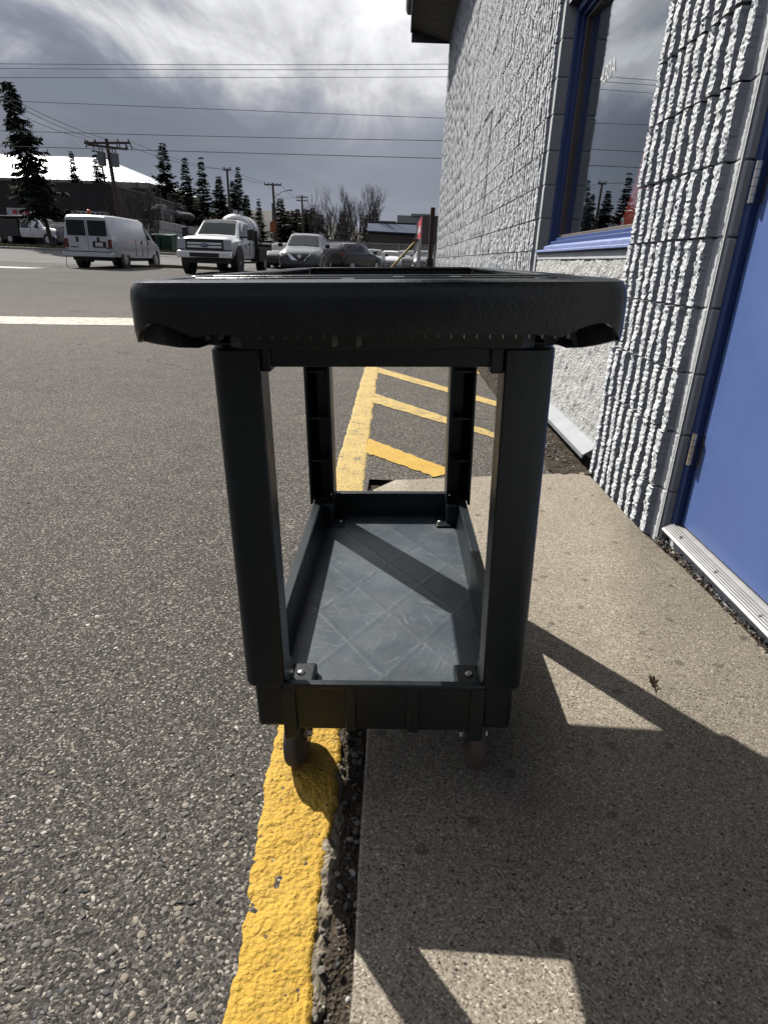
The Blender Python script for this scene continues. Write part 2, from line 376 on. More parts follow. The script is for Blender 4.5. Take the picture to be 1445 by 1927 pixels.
M = dict(
 asphalt=asphalt(), slab=concrete(), yellow=yellow_paint(False), yellow2=yellow_paint(True), wline=white_line(), soil=soil(),
 block=wall_paint('painted_block', (.78,.81,.835)), smooth=wall_paint('painted_smooth_block', (.70,.72,.74), .15), mortar=wall_paint('painted_mortar', (.55,.565,.58)), stucco=stucco_paint(),
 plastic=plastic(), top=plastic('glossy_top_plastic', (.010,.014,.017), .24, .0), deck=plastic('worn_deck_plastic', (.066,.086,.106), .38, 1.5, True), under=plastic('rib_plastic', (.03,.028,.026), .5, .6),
 tan=simple('scuffed_plastic', (.25,.22,.17), .6, 0, .2, 30),
 tyre=simple('caster_rubber', (.14,.115,.095), .75, 0, .2, 20, .001), steel=simple('steel', (.55,.53,.5), .3, 1., .15, 30), zinc=simple('zinc_steel', (.35,.34,.33), .4, 1., .2, 30),
 blue=door_paint(), bluef=simple('blue_frame_paint', (.045,.085,.26), .45, 0, .08, 5), bluesill=simple('blue_sill_paint', (.25,.31,.58), .55, 0, .2, 14, .002),
 alu=simple('aluminium', (.42,.42,.42), .5, .4, .1, 20), flash=simple('grey_flashing', (.29,.31,.33), .5, .1, .08, 8), soffit=simple('tan_soffit', (.80,.75,.66), .6, 0, .05, 3), fascia=simple('dark_fascia', (.10,.105,.115), .5, 0, .1, 4),
 glass=glass(), dark=simple('dark_interior', (.03,.03,.032), .9), red=simple('red_banner', (.55,.045,.025), .5, 0, .1, 4), white=simple('white_vinyl', (.85,.87,.88), .5, 0, .03, 4), cream=simple('cream_curtain', (.45,.44,.42), .8, 0, .1, 3),
 vwhite=car_paint('white_van_paint', (.74,.75,.77)), vsilver=car_paint('silver_car_paint', (.085,.09,.10), .3, .5), vblack=car_paint('black_car_paint', (.008,.008,.010)), vgreen=car_paint('dark_green_car_paint', (.07,.09,.085), .28, .3), vgrey=car_paint('grey_car_paint', (.13,.13,.135), .3, .4),
 cglass=dark_glass(), tyre2=simple('tyre_rubber', (.018,.018,.018), .85, 0, .3, 20), rim=simple('wheel_rim', (.5,.5,.5), .35, .8, .1, 10), chrome=simple('chrome', (.72,.72,.74), .12, 1., .05, 5), blackp=simple('black_trim', (.014,.014,.015), .55, 0, .2, 10),
 redl=simple('red_lamp', (.16,.014,.014), .25, 0, .1, 8), amber=simple('amber_beacon', (.75,.12,.04), .3, 0, .1, 8), headl=simple('headlight_lens', (.62,.64,.66), .12, 0, .1, 8), plate=simple('licence_plate', (.7,.68,.66), .5, 0, .05, 8), emblem=simple('blue_emblem', (.03,.06,.2), .3, 0, .1, 8),
 tank=car_paint('white_tank_paint', (.7,.71,.72), .4),
 pole=simple('weathered_pole', (.09,.065,.05), .9, 0, .3, 6, .004), wire=simple('cable', (.21,.215,.225), .6, 0, .05, 2), galv=simple('galvanised_steel', (.36,.37,.38), .5, .6, .1, 10), insul=simple('insulator', (.05,.04,.04), .4), transf=simple('transformer_grey', (.2,.21,.22), .5, .2, .1, 5),
 bark=simple('bark', (.07,.055,.045), .95, 0, .3, 10, .01), twig=simple('bare_twig', (.13,.11,.095), .9, 0, .25, 6), needle=simple('spruce_needle', (.036,.050,.030), .95, 0, .45, 2.5, spec=.08), needle2=simple('pine_needle', (.048,.060,.032), .95, 0, .4, 2.5, spec=.08),
 grass=simple('dry_grass', (.11,.10,.045), .95, 0, .4, 2.2, .02), kerb=simple('kerb_concrete', (.36,.35,.33), .85, 0, .15, 4, .003), road=simple('road_asphalt', (.115,.113,.11), .9, 0, .18, .5, .01), earth=simple('earth', (.10,.085,.065), .95, 0, .3, .2),
 retw=simple('retaining_block', (.46,.455,.44), .9, 0, .12, 1.5, .01), roofw=simple('white_metal_roof', (.78,.8,.83), .32, .3, .05, 1.0), brickb=simple('brown_cladding', (.13,.105,.095), .8, 0, .15, .7), darkw=simple('dark_cladding', (.035,.030,.030), .85, 0, .2, .7), tanw=simple('tan_wall', (.30,.26,.22), .85, 0, .15, .7),
 bluer=simple('blue_metal_roof', (.014,.034,.085), .7, .0, .1, 1), greyw=simple('grey_wall', (.36,.37,.36), .8, 0, .1, .3), signred=simple('red_sign_face', (.55,.05,.07), .5, 0, .1, 1), signw=simple('white_sign_face', (.6,.6,.6), .5, 0, .1, 2), bin=simple('green_bin', (.012,.06,.045), .5, 0, .2, 4), hill=simple('hillside', (.06,.058,.056), .95, 0, .4, .04), ybar=simple('yellow_barrier', (.62,.45,.10), .5, 0, .1, 8),
 leaf=simple('dry_leaf', (.22,.15,.085), .8, 0, .3, 40), paper=simple('paper_scrap', (.7,.7,.7), .8), orange=simple('orange_sign', (.45,.12,.04), .6), brownpost=simple('brown_post', (.085,.06,.045), .85, 0, .2, 10, .004),
)

def H(x, y):
    z = -.012 + .008*min(max(y-8, 0), 22)
    k = min(max((-6.5-x)/5.0, 0), 1); k = k*k*(3-2*k)
    z += k*(.045*min(max(y-30, 0), 15) + .022*max(y-45, 0)*(1 if y < 130 else 0) + (1.87 if y >= 130 else 0))
    return z

# ------------------------------------------------------------------ ground
g = MB(); xs = [-900,-400,-200,-120,-80,-60,-45]+[-35+i*2.5 for i in range(9)]+[-12.5+i*1.25 for i in range(12)]+[2.5,5,8,12,20,40,80,200,500,900]
ys = [-60,-20,-6,0,4,8,12,16,20,24,27,30,33,36,39,42,45,50,60,75,90,110,130,170,250,400,700,1200,2000]
n = len(xs)
g.add([(x, y, H(x, y)-.06) for y in ys for x in xs], [(j*n+i, j*n+i+1, (j+1)*n+i+1, (j+1)*n+i) for j in range(len(ys)-1) for i in range(n-1)])
tag(g.build('ground', M['earth'], smooth=60), kind='structure')

def sheet(name, xs, ys, mat, dz, skip=None, hf=H):
    g = MB(); n = len(xs)
    g.add([(x, y, hf(x, y)+dz) for y in ys for x in xs], [(j*n+i, j*n+i+1, (j+1)*n+i+1, (j+1)*n+i) for j in range(len(ys)-1) for i in range(n-1) if not (skip and skip((xs[i]+xs[i+1])/2, (ys[j]+ys[j+1])/2))])
    return tag(g.build(name, mat, smooth=60), kind='structure')
sheet('parking_lot', [-60,-40,-25,-15,-12,-10,-8,-6,-4,-2,-1,-.09,.5,1.2,3,6,12,30], [-4,-1,0,1,2.46,2.52,3,5,8,10,14,18,22,26,30.6]+[34,38,42,46,52,60], M['asphalt'], 0, lambda x, y: (x > -.09 and y < 2.5) or (y > 30.6 and x < -8) or (y > 30.6 and False))
sheet('road', [-160,-120,-90,-70,-55,-45,-35,-28,-22,-18,-15,-12,-10,-8], [30.6,33,36,39,41.8], M['road'], .004)
# kerb and grass strip on the far side of the road
kb = MB()
for i in range(40):
    x0, x1 = -100+i*2.2, -100+(i+1)*2.2-.012
    kb.hexa([(x0,41.8,H(x0,41.8)-.05),(x1,41.8,H(x1,41.8)-.05),(x1,42.0,H(x1,42)-.05),(x0,42.0,H(x0,42)-.05)], [(x0,41.8,H(x0,41.8)+.13),(x1,41.8,H(x1,41.8)+.13),(x1,42.0,H(x1,42)+.13),(x0,42.0,H(x0,42)+.13)])
tag(kb.build('kerb', M['kerb']), kind='structure')
lotkerb = MB()
for i in range(3):
    x0, x1 = -11.6+i*1.4, -11.6+(i+1)*1.4-.02
    lotkerb.box(x0, x1, 30.4, 30.6, H(x0,30.5)-.05, H(x0,30.5)+.14)
tag(lotkerb.build('lot_kerb', simple('tan_kerb', (.22,.16,.08), .9), bevel=.02), kind='structure')
sheet('grass_verge', [-120,-90,-70,-55,-45,-38,-32,-28,-24,-20,-17,-14,-12.4], [42.0,43,44.2,45.4], M['grass'], .1)
sheet('yard', [-120,-90,-70,-55,-45,-38,-32,-28,-24,-20,-17,-14,-12,-10], [45.4,48,52,58,66], M['road'], .05)
rng_ = np.random.default_rng(5)
# grass blades on the verge
gb = MB()
for i in range(9000):
    x = rng_.uniform(-40, -12.6); y = rng_.uniform(42.05, 45.3); z = H(x, y)+.1; hgt = rng_.uniform(.05, .16); a = rng_.uniform(0, 6.28)
    gb.add([(x-.02*math.cos(a), y-.02*math.sin(a), z), (x+.02*math.cos(a), y+.02*math.sin(a), z), (x+rng_.uniform(-.05,.05), y+rng_.uniform(-.05,.05), z+hgt)], [(0,1,2)])
tag(gb.build('grass', M['grass']), 'short dry grass along the far kerb', 'grass', kind='stuff')

# sidewalk slab by the door
def vnoise(x, y, s, seed=0):
    # cheap value noise on arrays
    x = np.asarray(x)*s; y = np.asarray(y)*s; xi = np.floor(x).astype(int); yi = np.floor(y).astype(int); fx = x-xi; fy = y-yi
    def h(a, b):
        q = (a*374761393+b*668265263+seed*1442695041) & 0xffffffff
        q = ((q ^ (q >> 13))*1274126177) & 0xffffffff
        return ((q ^ (q >> 16)) & 0xffff)/65535.0
    fx = fx*fx*(3-2*fx); fy = fy*fy*(3-2*fy)
    return (h(xi,yi)*(1-fx)+h(xi+1,yi)*fx)*(1-fy)+(h(xi,yi+1)*(1-fx)+h(xi+1,yi+1)*fx)*fy
def fbm(x, y, s, o=4, seed=0):
    r = 0; a = 1; t = 0
    for k in range(o): r = r+a*vnoise(x, y, s*2**k, seed+k); t += a; a *= .5
    return r/t
edge = [(-.015,-2.5)]
for y in np.arange(-1, 2.38, .03): edge.append((-.022-.012*(y-.5)/1.5*(1 if y > .5 else 0)-.042*min(1, max(0, (y-1.9)/.42))**1.5+.004*(float(fbm(y, 3., 9, 3))-.5)-(.03 if y > 2.25 else 0)*(float(vnoise(y, 1, 14)))*-1, float(y)))
for x in np.arange(.02, .92, .03): edge.append((float(x), 2.49+.235*float(x)+.012*(float(fbm(x, 7., 12, 3))-.5)))
edge += [(.912, 2.70), (.922, 2.04), (.95, 1.76), (.966, 1.3), (.972, -2.5)]
sb = MB(); nE = len(edge)
cxm, cym = .45, .5
top = [(x, y, 0.) for x, y in edge]; ins = [(x+.004*np.sign(cxm-x), y-.003, 0.) for x, y in edge]
sb.add([(x, y, 0) for x, y, _ in ins]+[(x, y, -.005) for x, y in edge]+[(x, y, -.11) for x, y in edge],
       [tuple(range(nE))]+[(i, (i+1) % nE, nE+(i+1) % nE, nE+i) for i in range(nE)]+[(nE+i, nE+(i+1) % nE, 2*nE+(i+1) % nE, 2*nE+i) for i in range(nE)])
tag(sb.build('sidewalk', M['slab'], smooth=50), kind='structure')
# soil in the gap between the asphalt and the slab, and along the wall
def soil_grid(name, x0, x1, y0, y1, z, amp, nx, ny, seed):
    X, Y = np.meshgrid(np.linspace(x0, x1, nx), np.linspace(y0, y1, ny)); Z = z+amp*(fbm(X, Y, 25, 4, seed)-.5)*2
    b = MB(); b.add(list(zip(X.ravel().tolist(), Y.ravel().tolist(), Z.ravel().tolist())), [(j*nx+i, j*nx+i+1, (j+1)*nx+i+1, (j+1)*nx+i) for j in range(ny-1) for i in range(nx-1)])
    return tag(b.build(name, M['soil'], smooth=60), kind='structure')
soil_grid('soil_gap', -.12, .0, -1.2, 2.56, -.030, .014, 18, 420, 1)
soil_grid('soil_strip', .90, 1.06, -1.5, 2.06, -.012, .010, 20, 300, 2)
soil_grid('wall_foot_soil', .74, 1.0, 2.66, 9.0, .0, .016, 18, 300, 3)

# yellow kerb line: thick lumpy paint on crumbling asphalt
yk = [-1.5,.45,.60,.77,.95,2.0,2.7,5.5,9.5]; yl = [-.15,-.180,-.187,-.203,-.213,-.238,-.251,-.262,-.27]; yr = [-.06,-.073,-.077,-.072,-.078,-.096,-.112,-.137,-.15]
def strip(name, ya, yb, step, mat, label=None):
    Y = np.arange(ya, yb, step); nx = 34
    l = np.interp(Y, yk, yl)+.010*(fbm(Y, Y*0+2, 26, 4, 3)-.5)+.012*(fbm(Y, Y*0, 7, 3, 9)-.5); r = np.interp(Y, yk, yr)+.016*(fbm(Y, Y*0+5, 22, 4, 4)-.5)+.014*(fbm(Y, Y*0+8, 6, 3, 14)-.5)
    T = np.linspace(0, 1, nx)[None, :]; X = l[:, None]*(1-T)+r[:, None]*T; YY = np.repeat(Y[:, None], nx, 1)
    near = np.clip((3.2-YY)/2., .25, 1)
    Z = -.009+near*(.0080*(fbm(X, YY, 75, 3, 6)-.5)+.006*(fbm(X, YY, 14, 3, 7)-.5))
    eg = np.minimum(T, 1-T)*nx; Z = Z-.007*np.exp(-eg/1.0)
    Z = Z + np.vectorize(lambda y: H(0, y)+.012)(YY)
    b = MB(); ny = len(Y); b.add(list(zip(X.ravel().tolist(), YY.ravel().tolist(), Z.ravel().tolist())), [(j*nx+i, j*nx+i+1, (j+1)*nx+i+1, (j+1)*nx+i) for j in range(ny-1) for i in range(nx-1)])
    return tag(b.build(name, mat, smooth=60), kind='structure')
strip('yellow_line', -.6, 1.7, .0045, M['yellow']); strip('yellow_line', 1.7, 9.4, .016, M['yellow2'])
# crumbling asphalt lip right of the paint
Y = np.arange(-.5, 2.5, .006); nx = 10
r0 = np.interp(Y, yk, yr)-.012; r1 = np.interp(Y, yk, yr)+.016+.022*(fbm(Y, Y*0+1, 18, 4, 21)-.5)
T = np.linspace(0, 1, nx)[None, :]; X = r0[:, None]*(1-T)+r1[:, None]*T; YY = np.repeat(Y[:, None], nx, 1)
Z = -.013-.018*T**2+.010*(fbm(X, YY, 90, 4, 22)-.5); b = MB(); b.add(list(zip(X.ravel().tolist(), YY.ravel().tolist(), Z.ravel().tolist())), [(j*nx+i, j*nx+i+1, (j+1)*nx+i+1, (j+1)*nx+i) for j in range(len(Y)-1) for i in range(nx-1)])
tag(b.build('asphalt_lip', simple('crumbled_asphalt', (.36,.315,.235), .9, 0, .4, 60, .004)), kind='structure')

# hatch bars of the no-parking zone and the white line
def ragged(name, quad, mat, nseg=26, seed=0, dz=.004, amp=.02):
    a, b_, c_, d_ = [Vector((*q, 0)) for q in quad]      # a-b upper edge, d-c lower edge
    m = MB(); vs = []
    for i in range(nseg+1):
        t = i/nseg
        for k, (p, q) in enumerate(((a, b_), (d_, c_))):
            v = p.lerp(q, t); v.y += amp*(float(fbm(t*9+seed, k*7.+seed, 3, 3))-.5)*2
            vs.append((v.x, v.y, H(v.x, v.y)+dz))
    m.add(vs, [(2*i, 2*i+1, 2*i+3, 2*i+2) for i in range(nseg)])
    return tag(m.build(name, mat), kind='structure')
ragged('hatch_line', [(-.138,5.50),(.76,4.20),(.74,4.02),(-.14,5.24)], M['yellow2'], seed=1)
ragged('hatch_line', [(-.132,4.355),(.60,3.37),(.62,3.22),(-.136,4.06)], M['yellow2'], seed=2)
ragged('hatch_line', [(-.125,3.17),(.30,2.665),(.20,2.58),(-.125,2.905)], M['yellow'], seed=3)
ragged('hatch_line', [(-.145,6.9),(.80,5.6),(.80,5.3),(-.145,6.55)], M['yellow2'], seed=4)
ragged('white_line', [(-11,7.0),(-.9,9.63),(-.9,8.70),(-11,6.05)], M['wline'], 60, 5, .004, .03)
ragged('white_line', [(-19,24.9),(-13.6,25.4),(-13.8,24.0),(-19,23.6)], M['wline'], 20, 6, .006, .06)

# loose and embedded pebbles of the worn asphalt (near the camera)
ico = bmesh.new(); bmesh.ops.create_icosphere(ico, subdivisions=1, radius=1); iv = np.array([v.co[:] for v in ico.verts]); ifc = [tuple(v.index for v in f.verts) for f in ico.faces]; ico.free()
def stones(name, pts, smin, smax, mats, label, seed, sink=.35, flat=.55, power=2.5):
    r = np.random.default_rng(seed); vs = []; fs = []; mi = []
    for (x, y, z) in pts:
        s = smin+(smax-smin)*r.random()**power; a = r.uniform(0, 6.28); e = r.uniform(.6, 1.0)
        q = iv*np.array([s, s*e*r.uniform(.6,1), s*flat*r.uniform(.7,1.1)])*(1+.22*(r.random((len(iv),1))-.5))
        ca, sa = math.cos(a), math.sin(a); q = np.stack([q[:,0]*ca-q[:,1]*sa, q[:,0]*sa+q[:,1]*ca, q[:,2]], 1)+np.array([x, y, z+s*flat*sink])
        k = len(vs); vs += q.tolist(); fs += [tuple(i+k for i in f) for f in ifc]; mi += [int(r.choice(len(mats), p=[.26,.43,.25,.06][:len(mats)] if len(mats) == 4 else None))]*len(ifc)
    me = bpy.data.meshes.new(name); me.from_pydata(vs, [], fs)
    for m in mats: me.materials.append(m)
    me.polygons.foreach_set('material_index', mi); me.shade_smooth(); me.set_sharp_from_angle(angle=R(50))
    return tag(link_mesh(name, me), label, 'pebbles', kind='stuff')
pm = [simple('pebble_dark', (.055,.056,.06), .7, 0, .4, 40), simple('pebble_grey', (.15,.14,.128), .75, 0, .3, 40), simple('pebble_tan', (.26,.225,.18), .75, 0, .3, 40), simple('pebble_pale', (.5,.47,.42), .75, 0, .2, 40)]
r = np.random.default_rng(11); pts = []
while len(pts) < 9500:
    y = .32+2.6*r.random()**1.5; x = r.uniform(-.75*y-.35, -.17)
    if x < np.interp(y, yk, yl)-.004: pts.append((x, y, -.012))
stones('asphalt_pebbles', pts, .0014, .0078, pm, 'small grey and tan pebbles set in the worn asphalt', 3, -.05, .42, 4.2)
pts = [(np.interp(y, yk, yr)+.004+r.random()*.055, y, -.022+r.random()*.004) for y in .3+2.1*r.random(420)**1.4]
pts += [(.945+r.random()*.06, y, -.004) for y in r.uniform(.9, 2.02, 420)] + [(.78+.12*r.random(), y, .0) for y in r.uniform(2.72, 5.5, 1500)]
stones('gap_gravel', pts, .002, .010, pm, 'loose gravel and crumbs lying in the gaps beside the slab', 4, .4, .7, 2.5)
# leaf litter in the gaps
lf = MB()
for i in range(300):
    k = i % 3
    if k == 0: x, y, z = .945+r.random()*.055, r.uniform(.9, 2.0), .002
    elif k == 1: x, y, z = .78+.13*r.random(), r.uniform(2.72, 5), .014
    else: y = r.uniform(.4, 2.3); x = np.interp(y, yk, yr)+.006+r.random()*.05; z = -.018
    s = r.uniform(.002, .006); a = r.uniform(0, 6.28); 
    p = [(s*math.cos(a+q), s*.5*math.sin(a+q)) for q in (0, 1.6, 3.1, 4.7)]
    lf.add([(x+u, y+v, z+r.uniform(0,.009)) for u, v in p], [(0,1,2,3)])
tag(lf.build('leaf_litter', M['leaf']), 'scraps of dry brown leaf caught along the slab edges', 'leaf litter', kind='stuff')
# the single leaf on the slab and the paper scrap in the gap
def leaf(loc, s, rz, tilt, name, label, cat, mat):
    pts = [(0,-1),(.18,-.55),(.62,-.6),(.42,-.2),(.95,.12),(.45,.22),(.55,.75),(.2,.5),(0,1.1),(-.2,.5),(-.55,.7),(-.42,.2),(-.9,.05),(-.4,-.2),(-.6,-.62),(-.16,-.55)]
    b = MB(); vs = [(0,0,.18*s)]+[(x*s, y*s, s*(.45*abs(x)+.3*abs(y)*(1 if (i % 2) else .35))) for i, (x, y) in enumerate(pts)]
    b.add(vs, [(0, i+1, (i+1) % len(pts)+1) for i in range(len(pts))])
    o = b.build(name, mat); o.location = loc; o.rotation_euler = (tilt, .25, rz)
    md = o.modifiers.new('solid', 'SOLIDIFY'); md.thickness = .0006
    return tag(o, label, cat)
leaf((.612, 1.148, .010), .021, .5, .75, 'dry_leaf', 'curled dry leaf lying on the sunlit sidewalk slab', 'leaf', M['leaf'])
leaf((-.034, .672, -.020), .007, 1., .4, 'paper_scrap', 'tiny white paper scrap in the dark gap beside the slab', 'litter', M['paper'])
# ------------------------------------------------------------------ the block building on the right
bld = thing('commercial_building', 'white painted ribbed block building with blue door and window frame', 'building', (0, 0, 0))
FX, PIT, CH = .925, .079, .2
def block_mesh(nr, rows, nf, seed, big=True):
    rr = np.random.default_rng(seed); Lb = nr*PIT-.007; Hh = CH-.008; d_ = .029; wf = .0192; wb = .0215
    cols = []
    def wander(a, n, step):
        q = np.cumsum(rr.normal(0, step, n)); q -= q.mean(); return np.clip(q, -a, a)+rr.normal(0, a*.22, n)
    zz = np.linspace(0, Hh, rows+1); k = rows+1
    U = []; D = []
    U.append(np.zeros(k)); D.append(np.full(k, d_))
    for i in range(nr):
        uc = (i+.5)*PIT-.0035
        e0 = wander(.0024, k, .0011); e1 = wander(.0030, k, .0013); off = rr.normal(0, .0016); lean = np.linspace(-1, 1, k)*rr.normal(0, .0018)
        f0 = .0+wander(.0022, k, .0011)+rr.normal(0, .0018)
        chip = rr.random(k) < (.07 if big else .0); 
        U.append(uc-wb+off+np.zeros(k)); D.append(np.full(k, d_))
        ts = np.linspace(0, 1, nf)
        for t in ts:
            edge_ = 0.004*(1 if t in (0., 1.) else 0)
            u = uc+off+lean+(-wf+e0)*(1-t)+(wf+e1)*t
            dd = f0+rr.normal(0, .0015 if big else .0009, k)+edge_*rr.random(k)*.8+chip*rr.random(k)*.008*(1 if t in (0., 1.) else .35)
            U.append(u); D.append(dd)
        U.append(uc+wb+off+np.zeros(k)); D.append(np.full(k, d_))
    U.append(np.full(k, Lb)); D.append(np.full(k, d_))
    U = np.array(U).T; D = np.array(D).T; m = U.shape[1]
    vs = [(D[j, i], U[j, i], zz[j]) for j in range(k) for i in range(m)]
    fs = [(j*m+i, j*m+i+1, (j+1)*m+i+1, (j+1)*m+i) for j in range(k-1) for i in range(m-1)]
    b = len(vs); vs += [(.045, U[0, i], 0) for i in range(m)]+[(.045, U[-1, i], Hh) for i in range(m)]
    fs += [(b+i, b+i+1, i+1, i) for i in range(m-1)]+[((k-1)*m+i, (k-1)*m+i+1, b+m+i+1, b+m+i) for i in range(m-1)]
    c = len(vs); vs += [(.045, 0, z) for z in zz]+[(.045, Lb, z) for z in zz]
    fs += [(j*m, (j+1)*m, c+j+1, c+j) for j in range(k-1)]+[((j+1)*m+m-1, j*m+m-1, c+k+j, c+k+j+1) for j in range(k-1)]
    x = MB(); x.add(vs, fs); return x
_bc = {}
def bm_get(nr, lod, var):
    key = (nr, lod, var)
    if key not in _bc:
        rows, nf = ((26, 6), (12, 4), (6, 3), (3, 2))[lod]
        x = block_mesh(nr, rows, nf, 100+nr*50+lod*10+var, lod < 2)
        _bc[key] = (x, x.mesh('block', M['block'], None))
    return _bc[key]
spots = []
def course_run(y0, nribs, z0, z1, flip=False):
    for ci in range(int(round((z1-z0)/CH))):
        z = z0+ci*CH; y = y0; left = nribs; first = True
        while left > 0:
            nb = 5
            if first and (ci % 2) != flip: nb = 4 if nribs == 9 else 3
            nb = min(nb, left); spots.append((y, z, nb)); y += nb*PIT; left -= nb; first = False
ZB = -.03
course_run(2.032, 9, ZB, 3.17)
course_run(4.662, 151, ZB, 5.57)
course_run(-3.0, 50, ZB, 3.17)
def seen(y, z):
    p = camo.matrix_world.inverted() @ Vector((FX, y+.2, z+.1))
    if p.z > -.1: return 0
    u = FPX*p.x/-p.z; v = FPX*p.y/-p.z
    inside = abs(u) < W0/2+60 and abs(v) < H0/2+60
    return (1 if inside else .001)/((y+.2)**2+FX**2)
sc_ = sorted(range(len(spots)), key=lambda i: -seen(spots[i][0], spots[i][1]))
keep = set(sc_[:300]); rest = MB(); random.seed(4)
for i, (y, z, nb) in enumerate(spots):
    lod = 0 if (y > 1.9 and y < 2.8 and z < 2.6) else 1 if 4 < y < 6.6 else 2 if y < 10 and y > 4 else 3
    jx, jz = random.uniform(-.0025, .0025), random.uniform(-.0015, .0015)
    if i in keep:
        o = link_mesh('block', bm_get(nb, lod, random.randrange(5 if lod < 2 else 3))[1], bld); o.location = (FX+jx, y, z+.004+jz)
    else:
        x = bm_get(nb, 3, random.randrange(3))[0]; rest.add([(a+FX+jx, b+y, c_+z+.004) for a, b, c_ in x.v], x.f)
tag(rest.build('upper_blocks', M['block'], bld), kind='stuff')
# masonry behind the ribbed faces (mortar shows in the joints)
BX = FX+.034
core = MB()
core.box(BX, 1.3, 4.63, 4.662+151*PIT, -.1, 5.56); core.box(BX, 1.3, 2.01, 2.74, -.1, 2.9); core.box(BX, 1.3, -3.0, .96, -.1, 2.9); core.box(BX+.002, 1.3, -2.99, 4.70, 2.9, 5.56)
core.box(BX+.004, 1.3, 2.738, 4.632, 2.34, 2.901); core.box(BX+.004, 1.3, .958, 2.012, 2.16, 2.901); core.box(BX+.03, 1.3, 2.736, 4.64, -.1, .93)
WE = 4.662+151*PIT
core.box(1.3, 12, WE-.2, WE, -.1, 5.56); core.box(1.3, 12, -3.0, -2.8, -.1, 5.56); core.box(11.8, 12, -2.8, WE-.2, -.1, 5.56)
core.build('wall', M['mortar'], bld)
room = MB(); room.box(3.4, 3.5, -1.0, 9, 0, 3.0); room.box(1.31, 3.4, -1.0, 9, 2.9, 3.0); room.box(1.31, 3.4, -1.0, 9, -.02, .03); room.box(1.31, 3.4, 8.9, 9, .03, 2.9)
room.build('interior', M['dark'], bld)
# smooth corner blocks at the openings
cbm = MB().box(.014, 0.100, 0, .058, 0, CH-.004).mesh('corner_block', M['smooth'])
cbd = MB().prism([(.036,0),(.060,0),(.060,.05),(.022,.05),(.022,.018)], 2, 0, CH-.004).mesh('corner_block', M['smooth'])
for ci in range(13):
    o = link_mesh('corner_block', cbm, bld); o.location = (FX+.008, 4.602, ZB+ci*CH+.004); md = o.modifiers.new('bevel', 'BEVEL'); md.width = .008; md.segments = 3
    o = link_mesh('corner_block', cbd, bld); o.location = (FX+.006, 1.985, ZB+ci*CH+.004); md = o.modifiers.new('bevel', 'BEVEL'); md.width = .004; md.segments = 2
MB().box(FX+.026, 1.02, 4.606, 4.655, -.05, 2.6).build('corner_mortar', M['mortar'], bld); MB().prism([(FX+.030,1.992),(.984,1.992),(.984,2.028),(FX+.031,2.028),(FX+.031,2.012)], 2, -.05, 2.6).build('corner_mortar', M['mortar'], bld)
sj = MB(); sj.box(FX-.004, BX, 7.62, 7.645, 1.0, 2.4); sj.box(FX-.004, BX, 7.62, 8.3, 2.39, 2.402); sj.build('control_joint', M['darkw'], bld)
# rough white panel below the window and the grey flashing at its foot
def rough_panel(name, x, y0, y1, z0, z1, mat, step=.011, amp=.011):
    ny = int((y1-y0)/step); nz = int((z1-z0)/step); Yg, Zg = np.meshgrid(np.linspace(y0, y1, ny), np.linspace(z0, z1, nz))
    Xg = x-amp*(fbm(Yg, Zg, 26, 4, 31)-.35)*1.6-amp*.5*(fbm(Yg, Zg, 8, 2, 33)-.5)
    b = MB(); b.add(list(zip(Xg.ravel().tolist(), Yg.ravel().tolist(), Zg.ravel().tolist())), [(j*ny+i, (j+1)*ny+i, (j+1)*ny+i+1, j*ny+i+1) for j in range(nz-1) for i in range(ny-1)])
    return b.build(name, mat, bld, smooth=80)
rough_panel('roughcast_panel', .962, 2.735, 4.605, .08, .915, M['stucco'], .009, .012)
bd = MB(); bd.box(.955, 1.0, 2.735, 4.604, .913, .957); bd.build('sill_course', M['smooth'], bld, bevel=.006)
fl = MB(); fl.prism([(.968,.122),(.962,.122),(.955,.112),(.893,.070),(.889,.070),(.889,.052),(.893,.052),(.900,.066),(.968,.11)], 1, 2.752, 4.60)
fl.build('flashing', M['flash'], bld)
# window
win = MB(); Y0, Y1, Z0, Z1 = 2.745, 4.601, .985, 2.335
def frame_ring(m, x0, x1, y0, y1, z0, z1, t):
    m.box(x0, x1, y1-t, y1, z0, z1); m.box(x0, x1, y0, y0+t, z0, z1); m.box(x0, x1, y0+t, y1-t, z1-t, z1); m.box(x0, x1, y0+t, y1-t, z0, z0+t)
frame_ring(win, 1.018, 1.14, Y0, Y1, Z0, Z1, .045)
wino = win.build('window', M['bluef'], bld, bevel=.003)
w2 = MB(); frame_ring(w2, 1.046, 1.14, Y0+.045, Y1-.045, Z0+.045, Z1-.045, .022); w2.build('inner_frame', M['bluef'], wino, bevel=.002)
w3 = MB(); frame_ring(w3, 1.068, 1.135, Y0+.067, Y1-.067, Z0+.067, Z1-.067, .018); w3.build('stop_bead', simple('brown_bead', (.16,.13,.12), .5), wino, bevel=.002)
gl = MB(); gl.box(1.085, 1.089, Y0+.07, Y1-.07, Z0+.07, Z1-.07); gl.build('pane', M['glass'], wino)
sl_ = MB(); sl_.hexa([(.934,2.742,.958),(1.06,2.742,.958),(1.06,4.60,.958),(.934,4.60,.958)], [(.934,2.742,.972),(1.06,2.742,.990),(1.06,4.60,.990),(.934,4.60,.972)])
sl_.hexa([(.985,2.742,.978),(1.075,2.742,.982),(1.075,4.599,.982),(.985,4.599,.978)], [(.985,2.742,.998),(1.075,2.742,1.028),(1.075,4.599,1.028),(.985,4.599,.998)])
sl_.build('sill', M['bluesill'], wino, bevel=.003)
